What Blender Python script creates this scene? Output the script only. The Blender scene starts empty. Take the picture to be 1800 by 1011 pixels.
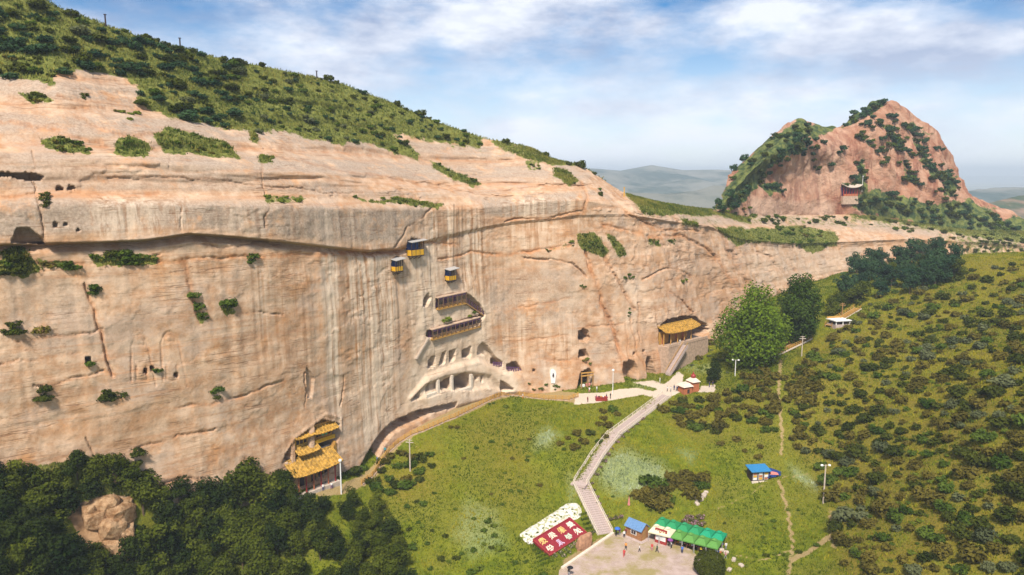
import bpy, bmesh, math, random
import numpy as np
from mathutils import Vector, Matrix, Euler

random.seed(7); RNG = np.random.default_rng(7)
SC = bpy.context.scene
COL = SC.collection

# ---------------------------------------------------------------- camera, sky, sun, exposure
CAMZ, PITCH, FPX = 80.0, math.radians(8.75), 1300.0
camd = bpy.data.cameras.new('camera'); cam = bpy.data.objects.new('camera', camd); COL.objects.link(cam)
cam.location = (0, 0, CAMZ); cam.rotation_euler = (math.radians(90) - PITCH, 0, 0)
camd.sensor_width = 36.0; camd.lens = 36.0 * FPX / 1800.0; camd.clip_start = 1.0; camd.clip_end = 60000.0
SC.camera = cam
SUN_EL, SUN_AZ = math.radians(50), math.radians(-170)      # azimuth of the sun from +Y, clockwise: behind the camera
sund = bpy.data.lights.new('sun', 'SUN'); sun = bpy.data.objects.new('sun', sund); COL.objects.link(sun)
sund.energy = 3.6; sund.angle = math.radians(9); sund.color = (1.0, 0.93, 0.82)
sdir = Vector((math.sin(SUN_AZ) * math.cos(SUN_EL), math.cos(SUN_AZ) * math.cos(SUN_EL), math.sin(SUN_EL)))
sun.rotation_euler = sdir.to_track_quat('Z', 'Y').to_euler()
SC.view_settings.view_transform = 'Standard'; SC.view_settings.look = 'None'
SC.view_settings.exposure = 0.78; SC.view_settings.gamma = 1.0; SC.view_settings.use_curve_mapping = False
SC.render.engine = 'CYCLES'
SC.cycles.use_denoising = True; SC.cycles.max_bounces = 5; SC.cycles.diffuse_bounces = 2
SC.cycles.volume_bounces = 0; SC.cycles.transparent_max_bounces = 6; SC.cycles.use_adaptive_sampling = True

W = bpy.data.worlds.new('World'); SC.world = W; W.use_nodes = True
nt = W.node_tree; nt.nodes.clear()
def wn(t, **k):
    n = nt.nodes.new(t)
    for a, b in k.items(): setattr(n, a, b)
    return n
def wl(a, b): nt.links.new(a, b)
def wmath(op, a, b=None, clamp=False):
    n = wn('ShaderNodeMath', operation=op, use_clamp=clamp)
    for i, q in enumerate((a, b)):
        if q is None: continue
        if isinstance(q, (int, float)): n.inputs[i].default_value = q
        else: wl(q, n.inputs[i])
    return n.outputs[0]
out = wn('ShaderNodeOutputWorld'); bg = wn('ShaderNodeBackground'); wl(bg.outputs[0], out.inputs[0])
bg.inputs[1].default_value = 0.09
sky = wn('ShaderNodeTexSky', sky_type='NISHITA', sun_disc=False, sun_elevation=SUN_EL, sun_rotation=SUN_AZ,
         altitude=1500, air_density=1.0, dust_density=0.6, ozone_density=2.0)
tc = wn('ShaderNodeTexCoord'); sep = wn('ShaderNodeSeparateXYZ'); wl(tc.outputs['Generated'], sep.inputs[0])
cmb = wn('ShaderNodeCombineXYZ'); wl(sep.outputs[0], cmb.inputs[0]); wl(sep.outputs[1], cmb.inputs[1]); wl(wmath('MULTIPLY', sep.outputs[2], 2.7), cmb.inputs[2])
def wnoise(scale, detail, rough, off):
    m = wn('ShaderNodeMapping'); m.inputs['Location'].default_value = off; wl(cmb.outputs[0], m.inputs[0])
    n = wn('ShaderNodeTexNoise'); n.inputs['Scale'].default_value = scale; n.inputs['Detail'].default_value = detail
    n.inputs['Roughness'].default_value = rough; wl(m.outputs[0], n.inputs['Vector']); return n.outputs[0]
def wramp(f, stops):
    r = wn('ShaderNodeValToRGB'); e = r.color_ramp.elements
    e[0].position, e[0].color = stops[0][0], (*stops[0][1], 1)
    e[1].position, e[1].color = stops[1][0], (*stops[1][1], 1)
    for p, c in stops[2:]:
        q = e.new(p); q.color = (*c, 1)
    wl(f, r.inputs[0]); return r.outputs[0]
def wmix(f, a, b):
    n = wn('ShaderNodeMix', data_type='RGBA')
    for s, q in ((n.inputs[0], f), (n.inputs[6], a), (n.inputs[7], b)):
        if isinstance(q, (int, float)): s.default_value = q
        elif isinstance(q, tuple): s.default_value = (*q, 1)
        else: wl(q, s)
    return n.outputs[2]
CLOUD_OFF = (3.1, 1.7, 0.0)
n1 = wnoise(3.4, 8, 0.55, CLOUD_OFF); n2 = wnoise(9.0, 6, 0.6, (7.3, 2.2, 0))
dens = wmath('ADD', wmath('MULTIPLY', n1, 0.72), wmath('MULTIPLY', n2, 0.28))
cover = wramp(dens, [(0.41, (0, 0, 0)), (0.56, (1, 1, 1))])
shade = wramp(wnoise(4.6, 7, 0.6, (3.5, 1.2, 0.4)), [(0.36, (2.0, 2.7, 4.3)), (0.58, (6.3, 6.6, 7.3))])
horiz = wramp(sep.outputs[2], [(0.0, (1, 1, 1)), (0.20, (0, 0, 0))])          # thick hazy cloud near the horizon
blue = wn('ShaderNodeHueSaturation'); blue.inputs['Saturation'].default_value = 1.5; blue.inputs['Value'].default_value = 0.75
wl(sky.outputs[0], blue.inputs['Color'])
c1 = wmix(cover, blue.outputs[0], shade)
c2 = wmix(wmath('MULTIPLY', horiz, 0.75), c1, (6.9, 7.2, 7.8))
wl(c2, bg.inputs[0])

# ---------------------------------------------------------------- maths helpers
def ray(u, v):
    xc, yc = (u - 900.0) / FPX, -(v - 505.5) / FPX
    c, s = math.cos(PITCH), math.sin(PITCH)
    return np.array([xc, c + yc * s, -s + yc * c])
def atY(u, v, Y):
    d = ray(u, v); t = Y / d[1]; return np.array([d[0] * t, Y, CAMZ + d[2] * t])
def atZ(u, v, z):
    d = ray(u, v); t = (z - CAMZ) / d[2]; return np.array([d[0] * t, d[1] * t, z])
def proj(P):
    P = np.asarray(P, float); c, s = math.cos(PITCH), math.sin(PITCH)
    x, y, z = P[..., 0], P[..., 1], P[..., 2] - CAMZ
    dep = np.maximum(y * c - z * s, 1.0); up = y * s + z * c
    return 900 + FPX * x / dep, 505.5 - FPX * up / dep
def _hash(ix, iy, iz, seed):
    h = (ix.astype(np.int64) * 374761393 + iy.astype(np.int64) * 668265263 + iz.astype(np.int64) * 2147483647 + seed * 974634777) & 0xffffffff
    h = ((h ^ (h >> 13)) * 1274126177) & 0xffffffff
    h = (h ^ (h >> 16)) & 0xffffff
    return h.astype(np.float64) / float(0xffffff)
def vnoise(P, seed=0):
    f = np.floor(P); t = P - f; t = t * t * t * (t * (t * 6 - 15) + 10)
    ix, iy, iz = f[..., 0], f[..., 1], f[..., 2]; r = 0
    for a in (0, 1):
        wx = t[..., 0] if a else 1 - t[..., 0]
        for b in (0, 1):
            wy = t[..., 1] if b else 1 - t[..., 1]
            for c in (0, 1):
                wz = t[..., 2] if c else 1 - t[..., 2]
                r = r + wx * wy * wz * _hash(ix + a, iy + b, iz + c, seed)
    return r * 2 - 1
def fbm(P, octv=4, seed=0, gain=0.5):
    P = np.asarray(P, float); a, r, n = 1.0, 0, 0
    for o in range(octv):
        r = r + a * vnoise(P * (2.03 ** o) + 17.3 * o, seed + o); n += a; a *= gain
    return r / n
def sstep(a, b, x):
    t = np.clip((x - a) / (b - a), 0, 1); return t * t * (3 - 2 * t)
def poly_sd(U, V, poly):
    """signed distance to a polygon (positive inside)"""
    p = np.asarray(poly, float); n = len(p); d2 = np.full(U.shape, 1e12); ins = np.zeros(U.shape, bool)
    for i in range(n):
        a, b = p[i], p[(i + 1) % n]; e = b - a
        wx, wy = U - a[0], V - a[1]
        t = np.clip((wx * e[0] + wy * e[1]) / max(e @ e, 1e-9), 0, 1)
        d2 = np.minimum(d2, (wx - e[0] * t) ** 2 + (wy - e[1] * t) ** 2)
        c = ((a[1] > V) != (b[1] > V))
        if abs(b[1] - a[1]) > 1e-9:
            ins ^= c & (U < (b[0] - a[0]) * (V - a[1]) / (b[1] - a[1]) + a[0])
    d = np.sqrt(d2); return np.where(ins, d, -d)
def line_d(U, V, pts):
    p = np.asarray(pts, float); d2 = np.full(U.shape, 1e12)
    for a, b in zip(p[:-1], p[1:]):
        e = b[:2] - a[:2]; wx, wy = U - a[0], V - a[1]
        t = np.clip((wx * e[0] + wy * e[1]) / max(e @ e, 1e-9), 0, 1)
        d2 = np.minimum(d2, (wx - e[0] * t) ** 2 + (wy - e[1] * t) ** 2)
    return np.sqrt(d2)
def local(U, V, pts, pad):
    p = np.asarray(pts, float)
    return np.where((U > p[:, 0].min() - pad) & (U < p[:, 0].max() + pad) & (V > p[:, 1].min() - pad) & (V < p[:, 1].max() + pad))
def catmull(P, t):
    """P (n,k) control points, t in 0..n-1"""
    P = np.asarray(P, float); n = len(P); i = np.clip(np.floor(t).astype(int), 0, n - 2); f = (t - i)[:, None]
    p0, p1, p2, p3 = P[np.maximum(i - 1, 0)], P[i], P[i + 1], P[np.minimum(i + 2, n - 1)]
    return 0.5 * (2 * p1 + (p2 - p0) * f + (2 * p0 - 5 * p1 + 4 * p2 - p3) * f ** 2 + (3 * p1 - p0 - 3 * p2 + p3) * f ** 3)

# ---------------------------------------------------------------- mesh helpers
def np_mesh(name, verts, faces, mats=(), smooth=False, attrs=None, midx=None):
    verts = np.asarray(verts, np.float32).reshape(-1, 3); faces = np.asarray(faces, np.int32)
    me = bpy.data.meshes.new(name); k = faces.shape[1]
    me.vertices.add(len(verts)); me.vertices.foreach_set('co', verts.ravel())
    me.loops.add(faces.size); me.loops.foreach_set('vertex_index', faces.ravel())
    me.polygons.add(len(faces)); me.polygons.foreach_set('loop_start', np.arange(0, faces.size, k, dtype=np.int32))
    for m in mats: me.materials.append(m)
    if midx is not None: me.polygons.foreach_set('material_index', np.asarray(midx, np.int32))
    me.update(calc_edges=True); me.validate()
    if smooth: me.polygons.foreach_set('use_smooth', np.ones(len(me.polygons), bool))
    for a, d in (attrs or {}).items():
        at = me.attributes.new(a, 'FLOAT', 'POINT'); at.data.foreach_set('value', np.asarray(d, np.float32).ravel())
    return me
def grid_faces(nr, nc):
    i = np.arange(nr * nc).reshape(nr, nc)
    return np.stack([i[:-1, :-1], i[:-1, 1:], i[1:, 1:], i[1:, :-1]], -1).reshape(-1, 4)
def link(name, me, parent=None, kind=None, label=None, cat=None, group=None, loc=None):
    o = bpy.data.objects.new(name, me); COL.objects.link(o)
    if parent is not None: o.parent = parent
    if kind: o['kind'] = kind
    if label: o['label'] = label
    if cat: o['category'] = cat
    if group: o['group'] = group
    if loc is not None: o.location = loc
    return o

# ---------------------------------------------------------------- material helpers
class Mt:
    """small node-graph builder"""
    def __init__(s, name, rough=0.9, spec=0.2):
        s.m = bpy.data.materials.new(name); s.m.use_nodes = True; s.t = s.m.node_tree; s.n = s.t.nodes
        s.b = s.n['Principled BSDF']; s.b.inputs['Roughness'].default_value = rough
        s.b.inputs['Specular IOR Level'].default_value = spec
        s._tc = None
    def new(s, t, **k):
        n = s.n.new(t)
        for a, b in k.items(): setattr(n, a, b)
        return n
    def put(s, sock, v):
        if isinstance(v, (int, float)): sock.default_value = v
        elif isinstance(v, tuple): sock.default_value = (*v, 1) if len(v) == 3 and len(sock.default_value) == 4 else v
        else: s.t.links.new(v, sock)
    def co(s, scale=(1, 1, 1), obj=False, rot=(0, 0, 0)):
        if s._tc is None: s._tc = s.new('ShaderNodeTexCoord')
        if obj: src = s._tc.outputs['Object']
        else: src = s.new('ShaderNodeNewGeometry').outputs['Position']
        m = s.new('ShaderNodeMapping'); m.inputs['Scale'].default_value = scale; m.inputs['Rotation'].default_value = rot
        s.t.links.new(src, m.inputs[0]); return m.outputs[0]
    def noise(s, vec, scale=1.0, detail=4, rough=0.55, dist=0.0):
        n = s.new('ShaderNodeTexNoise'); n.inputs['Scale'].default_value = scale; n.inputs['Detail'].default_value = detail
        n.inputs['Roughness'].default_value = rough; n.inputs['Distortion'].default_value = dist
        s.t.links.new(vec, n.inputs['Vector']); return n.outputs[0]
    def ramp(s, f, lo, hi):
        n = s.new('ShaderNodeMapRange', interpolation_type='SMOOTHSTEP'); s.put(n.inputs[0], f)
        n.inputs[1].default_value = lo; n.inputs[2].default_value = hi; return n.outputs[0]
    def math(s, op, a, b=0.0, clamp=False):
        n = s.new('ShaderNodeMath', operation=op, use_clamp=clamp); s.put(n.inputs[0], a); s.put(n.inputs[1], b); return n.outputs[0]
    def mix(s, f, a, b, blend='MIX'):
        n = s.new('ShaderNodeMix', data_type='RGBA', blend_type=blend); s.put(n.inputs[0], f); s.put(n.inputs[6], a); s.put(n.inputs[7], b)
        return n.outputs[2]
    def attr(s, name):
        return s.new('ShaderNodeAttribute', attribute_name=name).outputs['Fac']
    def color(s, c): s.put(s.b.inputs['Base Color'], c)
    def bump(s, h, strength=0.5, dist=0.2):
        n = s.new('ShaderNodeBump'); n.inputs['Strength'].default_value = strength; n.inputs['Distance'].default_value = dist
        s.put(n.inputs['Height'], h); s.t.links.new(n.outputs[0], s.b.inputs['Normal'])
_simple = {}
def flat(name, c, rough=0.7, var=0.12, scale=3.0, spec=0.3, metal=0.0):
    """plain paint/wood/stone colour with a little grain"""
    if name in _simple: return _simple[name]
    m = Mt(name, rough, spec); n = m.noise(m.co(obj=True), scale, 4)
    m.color(m.mix(m.ramp(n, 0.3, 0.7), tuple(x * (1 - var) for x in c), tuple(min(1, x * (1 + var)) for x in c)))
    m.b.inputs['Metallic'].default_value = metal
    _simple[name] = m.m; return m.m

# ---------------------------------------------------------------- setting: ground
GP = [(1000,1005,0),(1060,945,.2),(1110,940,.2),(1200,1000,0),(1090,1000,0),(1270,990,.6),(1150,940,.2),(1060,980,0),
 (1018,848,5.6),(1075,765,10.6),(1165,697,14.8),
 (1020,705,14),(1060,700,14),(1110,690,14.5),(1160,690,15),(1185,665,16),(1215,690,15),(1255,680,15.5),(1185,640,17),
 (1000,698,14),(920,690,14.3),(880,694,14.3),(800,722,14.8),(740,748,13.5),(690,784,10.8),(655,828,7.8),(740,758,13.2),(800,733,14.5),(690,794,10.5),(660,832,7.5),(860,700,15.0),(600,862,7.6),(560,868,8.4),(540,866,8.8),
 (0,850,24),(200,865,20),(270,850,20),(330,880,14),(190,1000,8),(60,1000,14),(440,870,12),(300,1000,3),(450,1000,1),(600,1000,0),(700,1000,0),(800,1000,-1),(900,1000,-.8),
 (800,800,9.5),(800,900,4),(900,850,6.5),(850,950,1.5),(950,930,2),(720,828,7.3),(720,900,3.5),(960,780,10.5),(1050,720,13.3),(640,900,3.5),(890,760,11),
 (1150,830,7),(1150,890,3),(1230,875,4),(1300,900,3.5),(1340,845,6),(1250,780,9.5),(1250,720,14),(1300,680,18),(1340,640,20.5),
 (1320,635,21),(1290,600,22),(1230,610,20),(1400,640,24),(1370,700,19),(1380,800,10),(1390,900,4),(1390,1000,1),(1447,885,6.5),(1455,960,4.5),(1300,960,1.5),
 (1480,560,31),(1560,500,38),(1700,500,42),(1700,450,48),(1620,480,42),(1800,600,38),(1800,700,34),(1800,800,28),(1800,900,22),(1800,1000,16),(1800,500,44),(1800,450,49),
 (1600,600,31),(1600,700,26),(1600,800,20),(1600,900,14.5),(1600,1000,10),(1500,600,27.5),(1500,700,21.5),(1500,800,14),(1500,900,8.5),(1500,1000,5.5)]
GW = [atZ(*p) for p in GP] + [np.array(p, float) for p in [(150,60,40),(250,150,70),(330,250,58),(340,430,40),(0,60,-8),(-100,60,0),(60,70,-2),(-140,60,12),
 (-140,200,5),(-60,300,5),(60,420,10),(150,440,25),(200,340,38),(215,358,35),(300,370,30),(260,330,40),(-110,110,22),(300,100,90)]]
GW = np.array(GW)
def _tps_fit(P, z, lam):
    n = len(P); d = np.hypot(P[:, None, 0] - P[None, :, 0], P[:, None, 1] - P[None, :, 1])
    K = np.where(d > 0, d * d * np.log(np.maximum(d, 1e-9)), 0) + lam * np.eye(n)
    Q = np.c_[np.ones(n), P]; A = np.block([[K, Q], [Q.T, np.zeros((3, 3))]])
    return np.linalg.solve(A, np.r_[z, 0, 0, 0])
_gs = 100.0; _gw = _tps_fit(GW[:, :2] / _gs, GW[:, 2], 2e-3)
def ground_raw(x, y):
    x, y = np.asarray(x, float) / _gs, np.asarray(y, float) / _gs; r = _gw[-3] + _gw[-2] * x + _gw[-1] * y
    for (px, py), w in zip(GW[:, :2] / _gs, _gw[:-3]):
        d2 = (x - px) ** 2 + (y - py) ** 2; r = r + w * 0.5 * d2 * np.log(np.maximum(d2, 1e-18))
    return r
PLAZA = [(985,1040),(985,1000),(1058,943),(1108,934),(1165,942),(1222,990),(1232,1040)]
def ground_z(x, y):
    x, y = np.asarray(x, float), np.asarray(y, float)
    z = ground_raw(x, y)
    P = np.stack([x, y, z], -1); u, v = proj(P)
    calm = sstep(-40, 10, poly_sd(u, v, [(960,1060),(980,985),(1050,935),(1180,925),(1300,985),(1320,1060)]))   # levelled forecourt
    z = z * (1 - calm) + 0.0 * calm
    Q = np.stack([x, y, x * 0], -1)
    n = 0.9 * fbm(Q / 22, 3, 5) + 0.28 * fbm(Q / 5, 3, 9)
    n = n * (1 + 1.3 * sstep(70, 110, x)) * (1 - calm)
    flatp = sstep(14, 2, line_d(u, v, [(1160,690),(1100,690),(1000,700),(900,690),(800,728),(740,752),(690,788),(655,832),(600,862),(540,866)]))
    return z + n * (1 - 0.85 * flatp)
xs = np.linspace(-150, 340, 540); ys = np.linspace(58, 440, 430)
GX, GY = np.meshgrid(xs, ys); GZ = ground_z(GX, GY)
GPOS = np.stack([GX, GY, GZ], -1); GU, GV = proj(GPOS)
# ---------------------------------------------------------------- rock and ground materials
def rock_material():
    m = Mt('sandstone', 0.95, 0.1)
    p = m.co()
    big = m.noise(p, 0.05, 5, 0.6); mid = m.noise(p, 0.32, 6, 0.65); fine = m.noise(p, 2.2, 5, 0.7)
    streakv = m.noise(m.co((0.9, 0.9, 0.018)), 1.0, 5, 0.65, 0.15)              # water streaks run down the wall
    streakw = m.noise(m.co((0.22, 0.22, 0.010)), 1.0, 3, 0.6)
    strata = m.noise(m.co((0.03, 0.03, 0.85)), 1.0, 6, 0.7, 0.5)
    strata2 = m.noise(m.co((0.012, 0.012, 0.28)), 1.0, 4, 0.6, 0.3)
    base = m.mix(m.ramp(mid, 0.36, 0.64), (0.48, 0.240, 0.105), (0.68, 0.460, 0.300))
    base = m.mix(m.math('MULTIPLY', m.ramp(big, 0.52, 0.36), 0.6), base, (0.47, 0.225, 0.085))
    base = m.mix(m.math('MULTIPLY', m.ramp(m.noise(p, 0.085, 6, .68), 0.50, 0.64), 0.65), base, (0.50, 0.37, 0.28))
    base = m.mix(m.math('MULTIPLY', m.ramp(strata, 0.52, 0.64), 0.65), base, (0.50, 0.235, 0.105))
    base = m.mix(m.math('MULTIPLY', m.ramp(strata2, 0.52, 0.62), 0.35), base, (0.60, 0.42, 0.28))
    pat = m.math('MULTIPLY', m.math('MAXIMUM', m.attr('patina'), .38), m.ramp(m.noise(p, 0.14, 7, 0.74), 0.30, 0.50))
    grey = m.mix(m.ramp(fine, 0.3, 0.7), (0.25, 0.195, 0.150), (0.45, 0.36, 0.28))
    base = m.mix(m.math('MULTIPLY', pat, 0.85), base, grey)
    st = m.attr('streak')
    pale = m.math('MULTIPLY', m.math('MULTIPLY', m.ramp(streakw, 0.42, 0.6), m.ramp(streakv, 0.38, 0.6)), st)
    base = m.mix(m.math('MULTIPLY', pale, 0.9), base, (0.74, 0.58, 0.43))
    brown = m.math('MULTIPLY', m.ramp(streakv, 0.50, 0.33), st)
    base = m.mix(m.math('MULTIPLY', brown, 0.8), base, (0.31, 0.150, 0.065))
    plas = m.attr('pale')
    base = m.mix(m.math('MULTIPLY', plas, 0.8), base, m.mix(m.ramp(mid, 0.3, 0.7), (0.62, 0.47, 0.33), (0.72, 0.58, 0.44)))
    base = m.mix(m.math('MULTIPLY', m.math('MULTIPLY', m.attr('red'), m.ramp(m.noise(p, 0.5, 5, .7), .30, .58)), 0.85), base, m.mix(m.ramp(mid, 0.3, 0.7), (0.42, 0.16, 0.055), (0.52, 0.26, 0.12)))
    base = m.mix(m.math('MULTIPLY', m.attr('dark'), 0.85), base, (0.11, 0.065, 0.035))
    base = m.mix(m.math('MULTIPLY', m.ramp(m.noise(p, 5.0, 5, 0.75), 0.56, 0.72), 0.5), base, (0.24, 0.15, 0.09))     # pitting
    v = m.math('ADD', m.attr('veg'), m.math('MULTIPLY', m.math('SUBTRACT', m.noise(p, 0.45, 7, 0.78), 0.5), 2.0))
    soil = m.mix(m.ramp(m.noise(p, 0.7, 5, 0.7), 0.35, 0.65), (0.075, 0.085, 0.018), (0.20, 0.20, 0.045))
    soil = m.mix(m.ramp(fine, 0.45, 0.75), soil, (0.13, 0.155, 0.032))
    bed = m.noise(m.co((0.022, 0.022, 0.46)), 1.0, 4, 0.55, 0.4); bl = m.math('ABSOLUTE', m.math('SUBTRACT', m.math('FRACT', m.math('MULTIPLY', bed, 9.0)), .5))
    bedline = m.math('MULTIPLY', m.ramp(bl, .085, .02), m.ramp(m.noise(p, 0.11, 5, .65), .47, .60))                  # thin bedding joints
    rockc = m.mix(m.math('MULTIPLY', bedline, .6), base, (.20, .10, .05)); base = m.mix(m.ramp(v, 0.40, 0.60), rockc, soil)
    m.color(base)
    h = m.math('ADD', m.math('MULTIPLY', mid, 0.8), m.math('ADD', m.math('MULTIPLY', fine, 0.35), m.math('SUBTRACT', m.math('MULTIPLY', strata, 0.32), m.math('MULTIPLY', bedline, .45))))
    h = m.math('ADD', h, m.math('MULTIPLY', m.noise(p, 0.9, 6, .7), .25)); m.bump(h, 0.42, 0.6)
    return m.m
def mount_material():
    m = Mt('mountain_rock', 0.95, 0.1); p = m.co()
    mid = m.noise(p, 0.10, 6, 0.65); fine = m.noise(p, 0.8, 5, 0.7)
    st = m.noise(m.co((0.22, 0.10, 0.05), rot=(0.0, 0.6, 0.3)), 1.0, 6, 0.7, 0.6)
    base = m.mix(m.ramp(mid, 0.3, 0.7), (0.36, 0.165, 0.095), (0.55, 0.33, 0.22))
    base = m.mix(m.math('MULTIPLY', m.ramp(st, 0.48, 0.62), 0.75), base, (0.24, 0.085, 0.05))
    base = m.mix(m.math('MULTIPLY', m.attr('pale'), 0.7), base, (0.60, 0.44, 0.32))
    v = m.math('ADD', m.attr('veg'), m.math('MULTIPLY', m.math('SUBTRACT', m.noise(p, 0.16, 7, 0.78), 0.5), 2.1))
    soil = m.mix(m.ramp(m.noise(p, 0.3, 5, 0.7), 0.40, 0.6), (0.045, 0.075, 0.026), (0.17, 0.185, 0.05))
    base = m.mix(m.ramp(v, 0.42, 0.58), base, soil)
    m.color(base); m.bump(m.math('ADD', m.math('MULTIPLY', mid, 1.0), m.math('ADD', fine, m.math('MULTIPLY', st, 1.2))), 0.8, 1.2)
    return m.m
def ground_material():
    m = Mt('hill_grass', 0.95, 0.1); p = m.co()
    a = m.noise(p, 0.06, 5, 0.6); b = m.noise(p, 0.45, 6, 0.7); c = m.noise(p, 3.0, 5, 0.75)
    g = m.mix(m.ramp(b, 0.3, 0.7), (0.080, 0.112, 0.006), (0.200, 0.215, 0.012))
    g = m.mix(m.math('MULTIPLY', m.ramp(a, 0.4, 0.6), 0.7), g, m.mix(m.ramp(c, 0.35, 0.65), (0.12, 0.125, 0.014), (0.24, 0.215, 0.030)))
    g = m.mix(m.math('MULTIPLY', m.ramp(c, 0.52, 0.32), 0.65), g, (0.040, 0.060, 0.008))
    g = m.mix(m.math('MULTIPLY', m.attr('silver'), m.ramp(c, 0.25, 0.6)), g, (0.33, 0.38, 0.20))
    g = m.mix(m.math('MULTIPLY', m.attr('dry'), m.ramp(m.noise(p, .22, 6, .7), .25, .6)), g, m.mix(m.ramp(c, .3, .7), (.120, .100, .012), (.270, .205, .030)))
    d = m.math('ADD', m.attr('dirt'), m.math('MULTIPLY', m.math('SUBTRACT', m.noise(p, 0.7, 6, .75), 0.5), 1.6))
    g = m.mix(m.ramp(d, 0.40, 0.62), g, m.mix(m.ramp(c, 0.3, 0.7), (0.27, 0.19, 0.075), (0.40, 0.29, 0.14)))
    g = m.mix(m.ramp(m.math('ADD', m.attr('paved'), m.math('MULTIPLY', m.math('SUBTRACT', m.noise(p, 0.9, 5, .7), .5), .9)), 0.40, 0.62), g, m.mix(m.ramp(c, 0.3, 0.7), (0.52, 0.42, 0.32), (0.66, 0.56, 0.45)))
    r = m.math('ADD', m.attr('rock'), m.math('MULTIPLY', m.math('SUBTRACT', m.noise(p, 0.3, 6, .75), 0.5), 1.8))
    g = m.mix(m.ramp(r, 0.40, 0.60), g, m.mix(m.ramp(b, 0.3, 0.7), (0.26, 0.14, 0.06), (0.50, 0.31, 0.17)))
    m.color(g); m.bump(m.math('ADD', c, b), 0.7, 0.35)
    return m.m
M_ROCK, M_MOUNT, M_GROUND = rock_material(), mount_material(), ground_material()

def mark(U, V, spec, pads=60):
    """accumulate soft masks from outlines: (outline, softness, value)"""
    r = np.zeros(U.shape)
    for poly, soft, val in spec:
        idx = local(U, V, poly, soft * 2 + 2)
        if len(idx[0]) == 0: continue
        sd = poly_sd(U[idx], V[idx], poly); r[idx] = np.maximum(r[idx], val * sstep(-soft, soft, sd))
    return r
def mark_lines(U, V, spec):
    r = np.zeros(U.shape)
    for pts, wid, val in spec:
        idx = local(U, V, pts, wid * 3 + 2)
        if len(idx[0]) == 0: continue
        r[idx] = np.maximum(r[idx], val * sstep(wid * 1.5, wid * 0.5, line_d(U[idx], V[idx], pts)))
    return r

CLIFF_WALK = [(1010,699),(960,694),(900,688),(870,695),(800,727),(740,750),(700,772),(678,800),(660,828),(636,846),(600,860),(560,864)]
g_dirt = mark_lines(GU, GV, [([(1372,636),(1368,700),(1376,770),(1372,800)],4,.75),([(1370,846),(1385,900),(1394,960),(1384,1020)],4,.8),
   ([(1468,936),(1425,968),(1392,985)],5,.8),([(1395,965),(1340,985),(1290,975)],3,.6),([(1372,838),(1420,835)],3,.55),([(1240,905),(1320,868),(1345,850)],2.5,.5),
   (CLIFF_WALK,9,1.0),([(1335,652),(1350,632),(1362,626)],4,.7),([(700,752),(790,840),(905,945)],2.5,.45),([(790,700),(870,800),(980,905)],2,.35),([(1460,900),(1465,960)],8,.5)])
g_dirt = np.maximum(g_dirt, mark(GU, GV, [([(1270,585),(1300,588),(1300,612),(1275,612)],6,.6),([(985,985),(1060,940),(1060,960),(995,1005)],5,.7)]))
g_paved = mark(GU, GV, [([(1008,712),(1014,692),(1060,690),(1090,684),(1120,682),(1150,688),(1178,668),(1192,652),(1202,660),(1196,690),(1178,698),(1160,702),(1130,694),(1085,702),(1050,708)],3,1.0),
   ([(1226,690),(1232,678),(1258,676),(1258,690)],3,.8),([(1106,672),(1150,668),(1185,682),(1178,690)],2.5,.7)])
g_silver = mark(GU, GV, [([(1062,800),(1100,790),(1165,815),(1190,850),(1150,870),(1080,872),(1050,840)],16,.6),([(940,760),(965,750),(985,765),(965,785),(940,790)],10,.55),
   ([(820,880),(870,900),(890,960),(830,980),(800,940)],18,.4),([(1190,790),(1225,795),(1215,815)],9,.5),([(1385,815),(1440,850),(1440,865),(1400,845)],8,.6),([(1000,830),(1015,870),(1000,890)],8,.5),
   ([(1190,640),(1250,640),(1270,655),(1210,655)],6,.4),([(1110,675),(1145,672),(1145,684),(1115,684)],5,.4),([(1200,745),(1250,748),(1250,760)],8,.3)])
g_rock = mark(GU, GV, [([(120,900),(180,868),(235,868),(238,960),(215,1000),(150,975)],14,.95),([(0,905),(40,920),(50,945),(0,950)],10,.8),([(330,840),(420,800),(430,850),(330,880)],12,.5)])
g_dry = np.clip(mark(GU, GV, [([(1380,640),(1500,560),(1700,440),(2200,400),(2200,1100),(1480,1100),(1450,860),(1400,760)],30,.9),([(1160,740),(1340,650),(1380,760),(1250,790)],20,.6),([(640,840),(760,760),(800,840),(700,900)],20,.6),([(780,720),(880,700),(950,860),(900,900),(840,830)],25,.45)]) + .25 * sstep(.1, .5, fbm(GPOS / 13, 3, 181)), 0, 1)
GROUND = link('ground', np_mesh('ground', GPOS, grid_faces(*GX.shape), [M_GROUND], True, dict(dry=g_dry, dirt=g_dirt, paved=g_paved, silver=g_silver, rock=g_rock)), kind='structure')

# ---------------------------------------------------------------- setting: the cliff
PATH = np.array([(-175,40),(-130,85),(-95,120),(-64,144),(-45,164),(-28,188),(-5,214),(20,221),(48,234),(78,262),(112,296),(160,338),(215,366),(300,388),(420,405)], float)
_pd = catmull(PATH, np.linspace(0, len(PATH) - 1, 1600)); _ps = np.r_[0, np.cumsum(np.hypot(*np.diff(_pd, axis=0).T))]
_pt = np.gradient(_pd, axis=0); _k = np.ones(41) / 41
_pt = np.stack([np.convolve(np.pad(_pt[:, i], 20, 'edge'), _k, 'valid') for i in (0, 1)], -1)
_pt /= np.linalg.norm(_pt, axis=1)[:, None]; _pn = np.stack([_pt[:, 1], -_pt[:, 0]], -1)
def path_at(s):
    return (np.stack([np.interp(s, _ps, _pd[:, i]) for i in (0, 1)], -1), np.stack([np.interp(s, _ps, _pn[:, i]) for i in (0, 1)], -1))
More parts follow.
